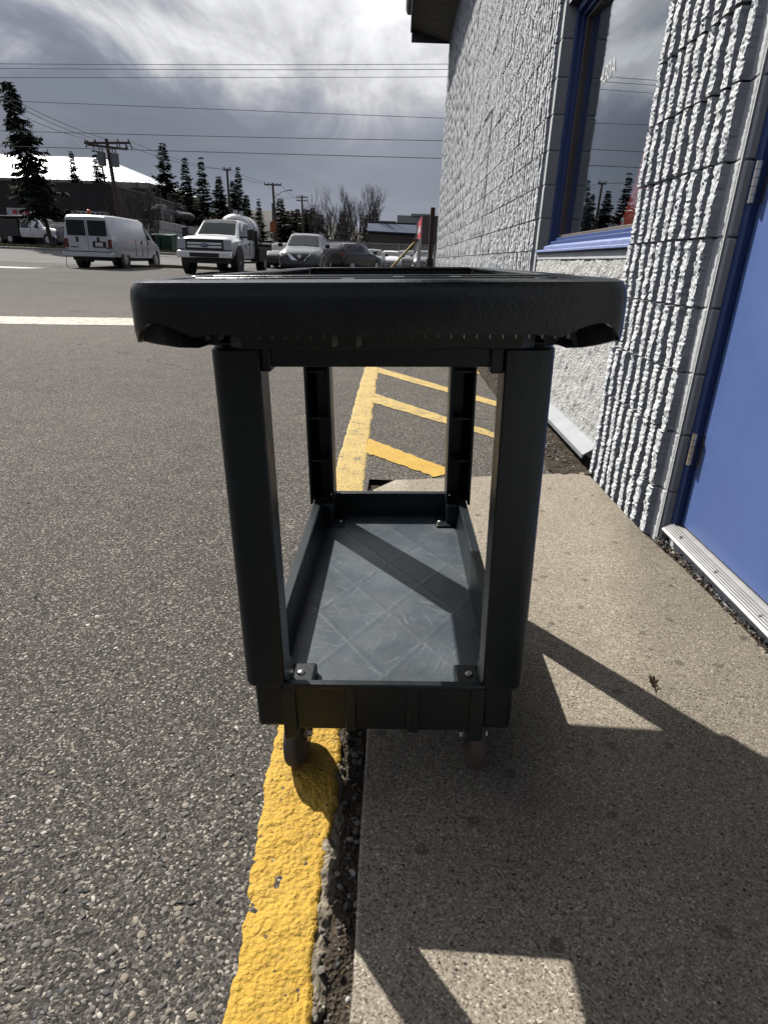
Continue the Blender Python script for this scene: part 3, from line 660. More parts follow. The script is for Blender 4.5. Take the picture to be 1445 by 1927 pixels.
def text_mesh(name, body, size, mat, loc, xdir, ydir, parent=None, ext=.0008, sx_=1., align='LEFT'):
    cu = bpy.data.curves.new(name, 'FONT'); cu.body = body; cu.size = size; cu.extrude = ext; cu.align_x = align; cu.align_y = 'BOTTOM_BASELINE' if False else 'BOTTOM'
    tmp = bpy.data.objects.new('tmp_text', cu); C.objects.link(tmp)
    me = bpy.data.meshes.new_from_object(tmp.evaluated_get(bpy.context.evaluated_depsgraph_get())); bpy.data.objects.remove(tmp); bpy.data.curves.remove(cu)
    me.name = name; me.materials.clear(); me.materials.append(mat)
    o = link_mesh(name, me, parent); X = Vector(xdir).normalized(); Yv = Vector(ydir).normalized(); Zv = X.cross(Yv)
    o.matrix_local = Matrix.Translation(loc) @ Matrix((X, Yv, Zv)).transposed().to_4x4() @ Matrix.Diagonal((sx_, 1, 1, 1))
    return o
text_mesh('lettering', '430A', .115, M['white'], (1.0835, 4.10, 1.795), (0,-1,0), (0,0,1), wino, .0005, 1.05)
bn = MB().prism([(2.9,.98),(3.74,.98),(3.735,1.10),(3.66,1.19),(3.58,1.34),(3.50,1.6),(3.44,1.95),(2.9,2.0)], 0, 1.205, 1.215).build('red_banner', M['red']); tag(bn, 'red banner with a white letter hanging inside behind the window glass', 'banner')
text_mesh('letter', 'a', .16, M['white'], (1.203, 3.725, 1.03), (0,-1,0), (0,0,1), bn, .0006)
# door
door = MB().box(1.008, 1.046, 1.02, 1.946, .072, 2.10).build('door', M['blue'], bld, bevel=.002)
df = MB(); df.box(.988, 1.10, 1.951, 1.988, .03, 2.158); df.box(.988, 1.10, .965, 1.015, .03, 2.158); df.box(.988, 1.10, 1.015, 1.951, 2.106, 2.158); df.box(1.047, 1.10, 1.93, 1.951, .07, 2.106)
df.build('door_frame', M['bluef'], bld, bevel=.002)
for z in (.285, 1.06, 1.80):
    h = MB(); h.box(.9865, .9880, 1.952, 1.972, z, z+.105); h.box(1.0065, 1.008, 1.925, 1.945, z, z+.105); hg = h.build('hinge', M['steel'], door)
    k = MB()
    for q in range(5): k.tube((.984, 1.9485, z+q*.0212), (.984, 1.9485, z+q*.0212+.0196), .0085, n=12)
    k.build('knuckle', M['steel'], hg, smooth=40)
MB().box(1.047, 1.1, 1.0, 1.96, .0, 2.12).build('door_backing', M['dark'], bld)
th = MB(); th.prism([(.953,.040),(.951,.046),(.955,.050),(.985,.0655),(1.06,.068),(1.06,.04),(.985,.036),(.96,.042)], 1, .985, 1.962); 
tho = th.build('threshold', M['alu'], bld, smooth=30)
rg = MB()
for q in range(5):
    x = .959+q*.0065; z = .0525+(x-.955)*.5
    rg.box(x-.0012, x+.0012, .986, 1.961, z-.003, z+.0012)
rg.build('ridge', M['alu'], tho)
for y in (1.86, 1.62, 1.38, 1.15): MB().tube((.972,y,.058), (.971,y,.063), .005, n=8).build('screw', M['zinc'], tho)
MB().box(.987, 1.12, .98, 1.966, -.06, .036).build('door_sill', M['smooth'], bld)
# eave
EO, EZ0, EZ1 = .085, 5.62, 5.42
YE = WE+.02
pn = MB(); pn.hexa([(EO,0,EZ0),(FX+.03,0,EZ1),(FX+.03,.292,EZ1),(EO,.292,EZ0)], [(EO,0,EZ0+.012),(FX+.03,0,EZ1+.012),(FX+.03,.292,EZ1+.012),(EO,.292,EZ0+.012)])
for q in (.10, .20): pn.hexa([(EO,q,EZ0-.006),(FX+.03,q,EZ1-.006),(FX+.03,q+.012,EZ1-.006),(EO,q+.012,EZ0-.006)], [(EO,q,EZ0-.001),(FX+.03,q,EZ1-.001),(FX+.03,q+.012,EZ1-.001),(EO,q+.012,EZ0-.001)])
pme = pn.mesh('soffit_panel', M['soffit']); y = YE-.3
while y > -3:
    o = link_mesh('soffit_panel', pme, bld); o.location = (0, y, 0); y -= .3
fa = MB(); fa.box(EO-.03, EO, -3, YE+.02, EZ0-.05, 6.05); fa.box(EO, FX+.2, YE, YE+.025, EZ1-.03, 6.05); fa.build('fascia', M['fascia'], bld, bevel=.004)
gt = MB(); gt.prism([(EO-.03,6.04),(EO-.15,6.04),(EO-.15,5.98),(EO-.11,5.90),(EO-.03,5.90)], 1, -3, YE+.06); gt.build('gutter', M['fascia'], bld)
MB().hexa([(EO-.05,-3.05,6.045),(12,-3.05,6.045),(12,YE+.05,6.045),(EO-.05,YE+.05,6.045)], [(EO-.05,-3.05,6.09),(12,-3.05,7.3),(12,YE+.05,7.3),(EO-.05,YE+.05,6.09)]).build('roof', M['fascia'], bld)

# ------------------------------------------------------------------ utility cart
cart = thing('utility_cart', 'black plastic two-shelf utility cart with scuffed lower deck standing half on the yellow line', 'cart', (.014, .77, -.0064), rot=(0, R(-2.2), 0))
P, PD = M['plastic'], M['deck']
# legs: channels closed outwards, open inwards with webs
def leg(sx, back):
    m = MB(); xo, xi = .2165*sx, .152*sx; y0, y1 = (.0, .085) if not back else (.855-.085, .855); z0, z1 = .268, .781; t = .007
    a, b = min(xo, xi), max(xo, xi)
    if not back: face = (y0, y0+t); web = (y0+t, y1)
    else: face = (y1-t, y1); web = (y0, y1-t)
    c = .022
    # L shaped outer skin with a bevelled outer corner
    ofy = y0 if not back else y1; sg = 1 if not back else -1
    poly = [(xi, ofy), (xo-sx*c, ofy), (xo-sx*c*.62, ofy+sg*c*.08), (xo-sx*c*.29, ofy+sg*c*.29), (xo-sx*c*.08, ofy+sg*c*.62), (xo, ofy+sg*c), (xo, ofy+sg*.085), (xo-sx*t, ofy+sg*.085), (xo-sx*t, ofy+sg*c), (xo-sx*c, ofy+sg*t), (xi+sx*t, ofy+sg*t), (xi+sx*t, ofy+sg*(.076 if back else .05)), (xi, ofy+sg*(.076 if back else .05))]
    m.prism(poly, 2, z0, z1)
    wy0, wy1 = sorted((ofy+sg*t, ofy+sg*(.040 if not back else .070))); xa, xb = sorted((xo-sx*t, xi+sx*.014))
    o = m.build('leg', P, cart, bevel=.0022)
    for z in ((.275, .385, .50, .62, .70, .775)):
        MB().box(xa, xb, wy0, wy1, z, z+.005).build('web', P, o)
    # foot sleeve continuing into the lower shelf corner, slightly narrower
    s2 = MB(); a2, b2 = sorted((.154*sx, .203*sx)); yy0, yy1 = (.008, .085) if not back else (.77, .848)
    s2.box(a2, b2, yy0, yy1, .183, .270); s2.build('foot_sleeve', P, o, bevel=.008, seg=3)
    cp = MB(); cp.tube((sx*.172, ofy+sg*.045, .781), (sx*.172, ofy+sg*.045, .800), .047, .04, n=20); cp.build('socket', P, o, smooth=40)
for bk in (False, True):
    for sx in (-1, 1): leg(sx, bk)
# lower shelf
ls = MB()
DZ = .207
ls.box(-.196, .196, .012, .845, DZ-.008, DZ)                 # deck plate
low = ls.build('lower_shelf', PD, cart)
rm = MB()
def wall_y(y0, y1, x0, x1, zt, zb, t):
    pass
rm.hexa([(-.150,.002,.186),(.150,.002,.186),(.150,.010,.186),(-.150,.010,.186)], [(-.150,.000,.272),(.150,.000,.272),(.150,.006,.272),(-.150,.006,.272)])
rm.box(-.155, .155, -.006, .007, .270, .279)                 # front rim lip
rm.build('front_panel', P, low, bevel=.002)
for x, w_ in ((-.148, .022), (-.052, .017), (.046, .017), (.146, .022)):
    z0 = .186 if abs(x) < .1 else .170
    MB().box(x-w_/2, x+w_/2, -.0045, .006, z0, .2695).build('rib', P, low, bevel=.0015)
bk = MB(); bk.box(-.156, .156, .838, .850, .186, .270); bk.box(-.155, .155, .834, .856, .268, .277); bk.build('back_panel', P, low, bevel=.002)
for sx in (-1, 1):
    m = MB(); x0, x1 = .178*sx, .197*sx
    m.hexa([(x0,.075,DZ-.004),(x1,.075,DZ-.02),(x1,.78,DZ-.02),(x0,.78,DZ-.004)] if sx > 0 else [(x1,.075,DZ-.02),(x0,.075,DZ-.004),(x0,.78,DZ-.004),(x1,.78,DZ-.02)],
           [(.186*sx,.075,.268),(.199*sx,.075,.268),(.199*sx,.78,.268),(.186*sx,.78,.268)] if sx > 0 else [(.199*sx,.075,.268),(.186*sx,.075,.268),(.186*sx,.78,.268),(.199*sx,.78,.268)])
    a, b = sorted((.184*sx, .206*sx)); m.box(a, b, .072, .785, .266, .279)
    m.build('side_wall', P, low, bevel=.003)
    # skirt below
    a, b = sorted((.188*sx, .196*sx)); MB().box(a, b, .08, .77, .184, .21).build('skirt', P, low)
# corner plates and rivets
for x, y, sx, two in ((-.140, .092, -1, 0), (.140, .092, 1, 0), (.150, .785, 1, 1), (-.150, .785, -1, 1)):
    pl = MB(); w_ = .021 if not two else .024
    pl.box(x-w_, x+w_, y-.030, y+.030, DZ-.002, DZ+.020 if not two else DZ+.006)
    po = pl.build('corner_plate', P, low, bevel=.005, seg=3)
    for q in ((0,) if not two else (-.013, .013)):
        rv = MB(); zt = DZ+(.020 if not two else .006)
        rv.sphere((x+q+(.004*sx if not two else 0), y, zt), .0078 if not two else .006, 12, 8, (1,1,.6)); rv.build('rivet', M['zinc'], po, smooth=60)
# casters
def caster(x, y, rz):
    m = MB(); m.box(-.035, .035, -.04, .04, .176, .186); o = m.build('caster', M['zinc'], cart, bevel=.003); o.location = (x, y, 0); o.rotation_euler = (0, 0, R(rz))
    rad, wd = .0635, .0135; rings = []
    for dx, rr_ in ((-wd, .040), (-wd, .055), (-wd+.002, .0600), (-wd+.006, .0628), (-wd+.010, rad), (wd-.010, rad), (wd-.006, .0628), (wd-.002, .0600), (wd, .055), (wd, .040)):
        rings.append([(dx, rr_*math.cos(2*math.pi*i/40), .0635+rr_*math.sin(2*math.pi*i/40)) for i in range(40)])
    MB().loft(rings).build('wheel', M['tyre'], o, smooth=50)
    c = MB(); c.tube((-.0128, 0, .0635), (.0128, 0, .0635), .041, n=28); c.build('wheel_core', M['under'], o, smooth=40)
    h = MB(); h.tube((-.026, 0, .0635), (.026, 0, .0635), .0075, n=6); h.tube((-.0165, 0, .0635), (.0165, 0, .0635), .014, n=16); h.build('axle', M['zinc'], o, smooth=40)
    for s_ in (-1, 1):
        p0, p1 = sorted((s_*.0180, s_*.0208))
        MB().prism([(-.028, .172), (.028, .172), (.026, .12), (.015, .052), (.0, .044), (-.015, .052), (-.026, .12)], 0, p0, p1).build('fork', M['zinc'], o, bevel=.001)
    t = MB(); t.box(-.0208, .0208, -.028, .028, .166, .1755); t.tube((0, 0, .160), (0, 0, .176), .027, n=20); t.build('swivel', M['zinc'], o, smooth=40)
for x in (-.163, .163): caster(x, .132, -7 if x < 0 else 4)
for x in (-.155, .155): caster(x, .745, 0)
# upper shelf with the handle end
us = MB(); TZ = .866
us.box(-.205, .205, -.006, .862, .788, .797)
usl = us.build('upper_shelf', PD, cart)
ws = MB()
for sx in (-1, 1):
    a, b = sorted((.200*sx, .2165*sx)); ws.box(a, b, -.005, .865, .786, TZ-.004)
    a, b = sorted((.196*sx, .222*sx)); ws.box(a, b, -.02, .868, TZ-.007, TZ)
ws.box(-.199, .199, .848, .864, .786, TZ-.004); ws.box(-.195, .195, .842, .870, TZ-.0065, TZ+.0005)
ws.box(-.199, .199, -.006, .008, .786, TZ-.005)
ws.build('tray_wall', M['top'], usl, bevel=.003)
for x in (-.12, .0, .105): MB().box(x-.003, x+.003, .836, .846, .80, TZ-.008).build('rib', P, usl)
# handle: curled front bar with rounded corners
FY = -.207
prof = []
hw = .2275; rc = .034
outl = [(-hw+.010, .004), (-hw+.006, -.03), (-hw+.003, -.08), (-hw+.001, -.13)]
for a in range(0, 91, 10):
    outl.append((-hw+rc-rc*math.cos(R(a)), FY+rc-rc*math.sin(R(a))))
nmid = 40
for i in range(1, nmid): 
    x = -hw+rc+(2*hw-2*rc)*i/nmid; outl.append((x, FY-.004*math.cos(math.pi*x/(2*hw))))
for a in range(90, -1, -10):
    outl.append((hw-rc+rc*math.cos(R(a)), FY+rc-rc*math.sin(R(a))))
outl += [(hw-.001, -.13), (hw-.003, -.08), (hw-.006, -.03), (hw-.010, .004)]
def nrm(i):
    a = Vector(outl[max(i-1, 0)]); b = Vector(outl[min(i+1, len(outl)-1)]); t = (b-a).normalized(); return Vector((-t.y, t.x))    # inwards
def lipz(x, y):
    # bottom edge of the curled lip: arched hand hole at both corners, deeper side skirts
    ax = abs(x)
    if y > FY+.034: 
        t = min(1, (y-(FY+.034))/.13); return .810-.024*t
    if ax < .150: return .8205
    if ax < .165: return .8205-.0025*math.sin((ax-.150)/.015*math.pi/2)
    if ax < .2: return .818+.012*math.sin((ax-.165)/.035*math.pi/2)
    t = min(1, (ax-.200)/.024); return .830-.019*t*t
rings = []
for i, (x, y) in enumerate(outl):
    nv = nrm(i); zb = lipz(x, y)
    def off(q, z): return (x+nv.x*q, y+nv.y*q, z)
    rings.append([off(.0012, zb), off(.0, zb+.010), off(.0, TZ-.016), off(.0015, TZ-.008), off(.0055, TZ-.002), off(.012, TZ), off(.034, TZ), off(.034, TZ-.006), off(.014, TZ-.006), off(.0075, TZ-.014), off(.0065, zb+.003), off(.005, zb)])
MB().loft(rings).build('handle', M['top'], usl, smooth=38)
tb = MB()
tb.box(-.190, .190, -.040, -.021, TZ-.006, TZ+.0006); tb.box(-.186, .186, -.118, -.104, TZ-.0065, TZ+.0002)
for sx in (-1, 1):
    a, b = sorted((.176*sx, .197*sx)); tb.box(a, b, -.1725, -.02, TZ-.007, TZ-.0008)
tb.build('slot_frame', M['top'], usl, bevel=.002)
for x, y0, y1 in ((-.030,-.174,-.118),(.020,-.104,-.040),(.082,-.104,-.040),(.160,-.174,-.118),(-.115,-.104,-.040),(-.14,-.174,-.118)):
    MB().box(x-.007, x+.007, y0, y1, TZ-.012, TZ-.0004).build('bridge', M['top'], usl, bevel=.002)
MB().box(-.188, .188, -.170, -.022, .8185, .8215).build('slot_floor', P, usl)
# ribs under the lip
for i in range(29):
    x = -.155+i*.0118
    if -.045 < x < -.005: continue
    rb_ = MB(); rb_.box(x-.0011, x+.0011, -.198, -.186, .8145, .824); rb_.build('rib', M['under'], usl, bevel=.001)
for x in (-.039, -.0165):
    MB().hexa([(x-.0018,-.196,.8085),(x+.0018,-.196,.8085),(x+.0018,-.18,.8085),(x-.0018,-.18,.8085)], [(x-.0018,-.196,.824),(x+.0018,-.196,.824),(x+.0018,-.18,.824),(x-.0018,-.18,.824)]).build('rib', M['tan'], usl)
uf = MB(); uf.hexa([(-.165,-.022,.783),(.165,-.022,.783),(.185,-.006,.783),(-.185,-.006,.783)], [(-.172,-.026,.814),(.172,-.026,.814),(.19,-.006,.814),(-.19,-.006,.814)]); uf.build('tray_front', P, usl, bevel=.002)
cb = MB(); cb.box(-.148, .148, .012, .03, .757, .786); cb.box(-.152, -.14, .006, .035, .752, .784); cb.box(.135, .152, .006, .035, .750, .784); cb.build('cross_bar', P, usl, bevel=.002)
cb2 = MB(); cb2.box(-.148, .148, .825, .843, .757, .786); cb2.build('cross_bar', P, usl, bevel=.002)
#PART3
# ------------------------------------------------------------------ vehicles
class Hull:
    def __init__(s, st): s.st = st
    def par(s, y):
        st = s.st; 
        if y <= st[0][0]: return st[0][1:]
        for a, b in zip(st, st[1:]):
            if a[0] <= y <= b[0]:
                t = (y-a[0])/max(1e-6, b[0]-a[0]); return tuple(p*(1-t)+q*t for p, q in zip(a[1:], b[1:]))
        return st[-1][1:]
    def half(s, p):
        zb, zs, zt, wb, wm, wt = p; k = min(.09, .45*(zt-zs))
        return [(wb, zb), (wm*.985, zb+.25*(zs-zb)), (wm, zb+.75*(zs-zb)), (wm*.985, zs), (wt, zt-k), (wt*.93, zt-k*.25), (wt*.70, zt)]
    def sx(s, y, z):
        h = s.half(s.par(y))
        for (x0, z0), (x1, z1) in zip(h, h[1:]):
            if z0 <= z <= z1: return x0+(x1-x0)*(z-z0)/max(1e-6, z1-z0)
        return h[-1][0]
    def mesh(s):
        m = MB(); rings = []
        for q in s.st:
            h = s.half(q[1:]); rings.append([(x, q[0], z) for x, z in h]+[(0, q[0], h[-1][1]+.015)]+[(-x, q[0], z) for x, z in reversed(h)])
        return m.loft(rings)
    def side(s, poly, sg, off=.006, th=.02):
        m = MB(); o = [(sg*(s.sx(y, z)+off), y, z) for y, z in poly]; i = [(sg*(s.sx(y, z)-th), y, z) for y, z in poly]; n = len(poly)
        return m.add(o+i, [tuple(range(n)), tuple(range(2*n-1, n-1, -1))]+[(k, n+k, n+(k+1) % n, (k+1) % n) for k in range(n)])
    def top(s, y0, y1, f0=.9, f1=.9, off=.007):
        # screen lying on the sloping top between stations y0 and y1
        lo, hi = min(y0, y1), max(y0, y1); yy = [y0]+sorted([q[0] for q in s.st if lo+.02 < q[0] < hi-.02], reverse=y1 < y0)+[y1]
        p0, p1 = s.par(y0), s.par(y1); m = MB(); vs = []
        for y in yy:
            h = s.half(s.par(y)); f = f0+(f1-f0)*(y-y0)/(y1-y0)
            for t in (-1, -.76, -.4, 0, .4, .76, 1): vs.append((t*f*h[5][0], y, (h[5][1] if abs(t) == 1 else h[-1][1]+.002+.013*(1-abs(t)))))
        nrm = Vector((0, -(p1[2]-p0[2]), y1-y0)).normalized()*(1 if y1 > y0 else -1); n = len(vs); kk = len(yy)
        o = [tuple(Vector(v)+nrm*(off+.006)) for v in vs]; i = [tuple(Vector(v)-nrm*.02) for v in vs]
        return m.add(o+i, [(j*7+k, j*7+k+1, j*7+k+8, j*7+k+7) for j in range(kk-1) for k in range(6)]+[(n+j*7+k+7, n+j*7+k+8, n+j*7+k+1, n+j*7+k) for j in range(kk-1) for k in range(6)])
def wheel(root, x, y, r, wd, sg, arch=None, rimm='rim'):
    if arch:
        a = MB(); a.tube((x-sg*.25, y, r*1.02), (x+sg*.004, y, r*1.02), r*1.2, n=20); a.build('wheel_arch', M['blackp'], root, smooth=40)
    t = MB(); rr_ = [(-wd, r*.9), (-wd*.8, r), (wd*.8, r), (wd, r*.93), (wd*1.02, r*.66)]
    t.loft([[(x-sg*wd+sg*dx, y+q*math.cos(2*math.pi*i/22), r+q*math.sin(2*math.pi*i/22)) for i in range(22)] for dx, q in rr_])
    w_ = t.build('wheel', M['tyre2'], root, smooth=40)
    m = MB(); m.tube((x-sg*.03, y, r), (x+sg*.006, y, r), r*.64, r*.58, 18)
    for k in range(6):
        a = 2*math.pi*k/6; m.tube((x+sg*.004, y+r*.38*math.cos(a), r+r*.38*math.sin(a)), (x+sg*.012, y+r*.38*math.cos(a), r+r*.38*math.sin(a)), r*.09, n=6)
    m.tube((x, y, r), (x+sg*.02, y, r), r*.2, r*.16, 12); m.build('rim', M[rimm], w_, smooth=40)
def pbox(name, mat, root, *b, bevel=.01): return MB().box(*b).build(name, M[mat], root, bevel=bevel)

def van(x, y):
    v = thing('white_van', 'white panel van seen from behind with two dark rear windows and an orange beacon', 'van', (x, y, H(x, y)))
    h = Hull([(-2.72,.52,1.18,1.98,.92,.95,.80),(-2.60,.46,1.2,2.06,.95,1.0,.84),(-1.5,.42,1.2,2.10,.96,1.01,.86),(.6,.42,1.2,2.09,.96,1.01,.86),(1.05,.42,1.2,2.02,.96,1.01,.83),(1.45,.42,1.18,1.80,.96,1.0,.80),(1.86,.42,1.14,1.42,.95,1.0,.82),(2.0,.42,1.08,1.30,.95,.99,.86),(2.45,.45,.98,1.14,.94,.96,.86),(2.66,.5,.86,1.0,.90,.92,.82),(2.72,.55,.80,.92,.86,.88,.78)])
    h.mesh().build('body', M['vwhite'], v, bevel=.02, smooth=35)
    for sx in (-1, 1):
        x0, x1 = (-.80, -.05) if sx < 0 else (.05, .80)
        f = pbox('rear_window', 'cglass', v, x0, x1, -2.742, -2.68, 1.26, 1.86, bevel=.03)
        pbox('pillar_reflection' if False else 'window_pull', 'blackp', v, (x0+x1)/2-.05, (x0+x1)/2+.05, -2.745, -2.71, 1.02, 1.22)
        pbox('tail_light', 'redl', v, *(sorted((sx*.80, sx*.955))), -2.745, -2.55, .78, 1.14)
        pbox('tail_light_lens', 'headl', v, *(sorted((sx*.82, sx*.94))), -2.748, -2.70, .72, .78)
        h.side([(.98,1.24),(1.58,1.24),(1.50,1.42),(1.12,1.86),(.98,1.90)], sx).build('door_window', M['cglass'], v)
        pbox('door_seam', 'blackp', v, *(sorted((sx*1.0, sx*(1.014)))), .90, .912, .5, 1.22, bevel=0)
        pbox('door_seam', 'blackp', v, *(sorted((sx*1.0, sx*(1.0145)))), -.42, -.41, .5, 1.22, bevel=0)
        pbox('door_seam', 'blackp', v, *(sorted((sx*1.0, sx*(1.0145)))), .30, .312, .5, 1.22, bevel=0)
        pbox('door_handle', 'blackp', v, *(sorted((sx*1.0, sx*1.03))), .98, 1.02, 1.0, 1.16)
        pbox('door_handle', 'blackp', v, *(sorted((sx*1.0, sx*1.03))), .20, .24, 1.0, 1.16)
        pbox('mirror', 'blackp', v, *(sorted((sx*1.02, sx*1.22))), 1.50, 1.62, 1.22, 1.52, bevel=.03)
        wheel(v, sx*.98, -1.55, .37, .12, sx, True); wheel(v, sx*.98, 1.95, .37, .12, sx, True)
    pbox('door_seam', 'blackp', v, -.006, .006, -2.726, -2.70, .66, 1.94, bevel=0)
    pbox('rear_bumper', 'vwhite', v, -1.0, 1.0, -2.88, -2.62, .44, .64, bevel=.03); pbox('bumper_step', 'blackp', v, -.96, .96, -2.885, -2.66, .645, .665, bevel=0)
    pbox('plate_holder', 'blackp', v, .18, .72, -2.745, -2.70, .82, 1.06); pbox('licence_plate', 'plate', v, .30, .60, -2.752, -2.742, .86, 1.01, bevel=0)
    pbox('badge', 'blackp', v, -.72, -.42, -2.73, -2.70, .80, .835, bevel=0); e = MB(); e.sphere((.78, -2.73, .80), .07, 12, 6, (1,.2,.45)); e.build('badge', M['emblem'], v)
    b = MB(); b.tube((-.05,-2.2,2.09), (-.05,-2.2,2.14), .085, n=14); o = b.build('beacon', M['blackp'], v); MB().sphere((-.05,-2.2,2.19), .085, 14, 8, (1,1,1.15)).build('beacon_lens', M['amber'], o, smooth=60)
    h.top(1.12, 1.84).build('windshield', M['cglass'], v); pbox('hood_edge', 'vwhite', v, -.8, .8, 2.70, 2.76, .6, .86)
    st = MB(); st.path([(-.93,-2.80,.52),(-.90,-2.9,.25),(-.86,-3.0,.02),(-.70,-3.15,.015)], .012, 5); st.build('ground_strap', M['blackp'], v)
    ux = MB(); ux.box(-.8, .8, -2.5, 2.4, .30, .45); ux.tube((-.3,-2.4,.32), (-.3,-1.9,.32), .1, n=10); ux.build('underbody', M['blackp'], v)
    return v
vn = van(-12.5, 29.3); vn.scale = (1, 1, .955)

def truck(x, y):
    v = thing('tanker_truck', 'white pickup truck with chrome grille carrying a white tank on its flatbed', 'truck', (x, y, H(x, y)), math.pi)
    h = Hull([(-.55,.62,1.25,1.93,.93,.97,.72),(-.4,.58,1.25,1.99,.96,1.0,.76),(.6,.56,1.25,2.02,.97,1.0,.77),(1.05,.56,1.25,1.99,.97,1.0,.75),(1.35,.56,1.25,1.85,.97,1.0,.75),(1.92,.56,1.24,1.42,.97,1.01,.84),(2.1,.58,1.22,1.38,.97,1.02,.88),(3.0,.62,1.16,1.34,.98,1.03,.88),(3.45,.72,1.12,1.28,.97,1.01,.86),(3.58,.78,1.08,1.20,.94,.97,.84)])
    h.mesh().build('cab', M['vwhite'], v, bevel=.02, smooth=35)
    h.top(1.08, 1.90, .95, .95).build('windshield', M['cglass'], v)
    for k in range(5): pbox('roof_marker', 'amber', v, -.5+k*.25-.03, -.5+k*.25+.03, .82, .9, 2.02, 2.06)
    for sx in (-1, 1):
        h.side([(.55,1.30),(1.72,1.30),(1.60,1.46),(1.14,1.86),(.55,1.90)], sx).build('door_window', M['cglass'], v)
        h.side([(-.40,1.30),(.47,1.30),(.47,1.90),(-.30,1.88)], sx).build('door_window', M['cglass'], v)
        for yy in (.50, 1.86): pbox('door_seam', 'blackp', v, *sorted((sx*.995, sx*1.012)), yy, yy+.014, .62, 1.26, bevel=0)
        for yy in (.60, -.36): pbox('door_handle', 'blackp', v, *sorted((sx*1.0, sx*1.03)), yy, yy+.2, 1.10, 1.17)
        mm = pbox('mirror', 'blackp', v, *sorted((sx*1.18, sx*1.42)), 1.58, 1.72, 1.26, 1.68, bevel=.03); pbox('mirror_arm', 'blackp', mm, *sorted((sx*.9, sx*1.2)), 1.62, 1.68, 1.34, 1.40, bevel=0)
        pbox('headlight', 'headl', v, *sorted((sx*.70, sx*.985)), 3.45, 3.62, .86, 1.22, bevel=.02)
        pbox('headlight_trim', 'blackp', v, *sorted((sx*.665, sx*.70)), 3.45, 3.625, .84, 1.22)
        # fender flare
        fl_ = MB(); fl_.tube((sx*.8, 2.55, .50), (sx*1.075, 2.55, .50), .56, n=24); fl_.build('fender_flare', M['blackp'], v, smooth=40)
        wheel(v, sx*1.06, 2.55, .42, .14, sx); wheel(v, sx*1.08, -2.1, .42, .18, sx)
        pbox('side_step', 'blackp', v, *sorted((sx*.85, sx*1.08)), -.4, 1.85, .40, .47)
        em = MB(); em.prism([(1.25+.20*math.cos(R(a)), .98+.17*math.sin(R(a))) for a in range(0, 181, 20)], 0, *sorted((sx*1.0, sx*1.013))); em.build('door_emblem', simple('grey_decal', (.33,.35,.37), .5), v)
    g_ = pbox('grille', 'blackp', v, -.665, .665, 3.54, 3.61, .84, 1.22)
    for z in (1.06, .95): pbox('grille_bar', 'chrome', g_, -.64, .64, 3.60, 3.64, z-.035, z+.035)
    e = MB(); e.sphere((0, 3.65, 1.005), .17, 16, 8, (1,.15,.45)); eo = e.build('badge', M['emblem'], g_, smooth=60)
    text_mesh('badge_lettering', 'Ford', .12, M['chrome'], (.12, 3.685, .95), (-1,0,0), (0,0,1), v, .002)
    b = pbox('front_bumper', 'chrome', v, -1.03, 1.03, 3.42, 3.74, .56, .80, bevel=.04); pbox('bumper_intake', 'blackp', b, -.55, .55, 3.70, 3.752, .60, .74)
    pbox('valance', 'blackp', v, -.85, .85, 3.1, 3.6, .38, .56)
    ux = MB(); ux.box(-.45, .45, -3.6, 3.2, .5, .72); ux.build('frame', M['blackp'], v)
    fb = pbox('flatbed', 'blackp', v, -1.1, 1.1, -3.7, -.75, .95, 1.07); pbox('headache_rack', 'blackp', v, -1.06, 1.06, -.80, -.70, .95, 1.70)
    for sx in (-1, 1): pbox('bed_box', 'blackp', v, *sorted((sx*.7, sx*1.09)), -2.6, -.85, .45, .94)
    t = MB(); prof_ = [(-3.15,.0),(-3.13,.45),(-3.02,.66),(-2.85,.74),(-1.25,.74),(-1.08,.66),(-.96,.45),(-.94,.0)]
    t.loft([[(max(rr_,.01)*1.05*math.cos(2*math.pi*i/28), yy, 1.70+.9*max(rr_,.01)*math.sin(2*math.pi*i/28)) for i in range(28)] for yy, rr_ in prof_])
    to = t.build('tank', M['tank'], v, smooth=40)
    for yy in (-2.7, -1.5):
        bnd = MB(); bnd.loft([[((.75*1.05+q)*math.cos(2*math.pi*i/28), yy+dy, 1.70+.9*(.75+q)*math.sin(2*math.pi*i/28)) for i in range(28)] for dy, q in ((-.03,0),(-.03,.012),(.03,.012),(.03,0))]); bnd.build('tank_band', M['blackp'], to)
    fit = MB(); fit.tube((0,-1.4,2.34),(0,-1.4,2.52),.10,n=14); fit.tube((-.28,-1.3,2.28),(-.28,-1.3,2.48),.08,n=12); fit.tube((.2,-2.2,2.33),(.2,-2.2,2.43),.2,n=16); fit.build('tank_fitting', M['tank'], to, smooth=40)
    pbox('tank_ladder' if False else 'spray_rack', 'blackp', v, -1.1, 1.1, -3.75, -3.3, 1.07, 1.22)
    return v
truck(-7.22, 28.2)

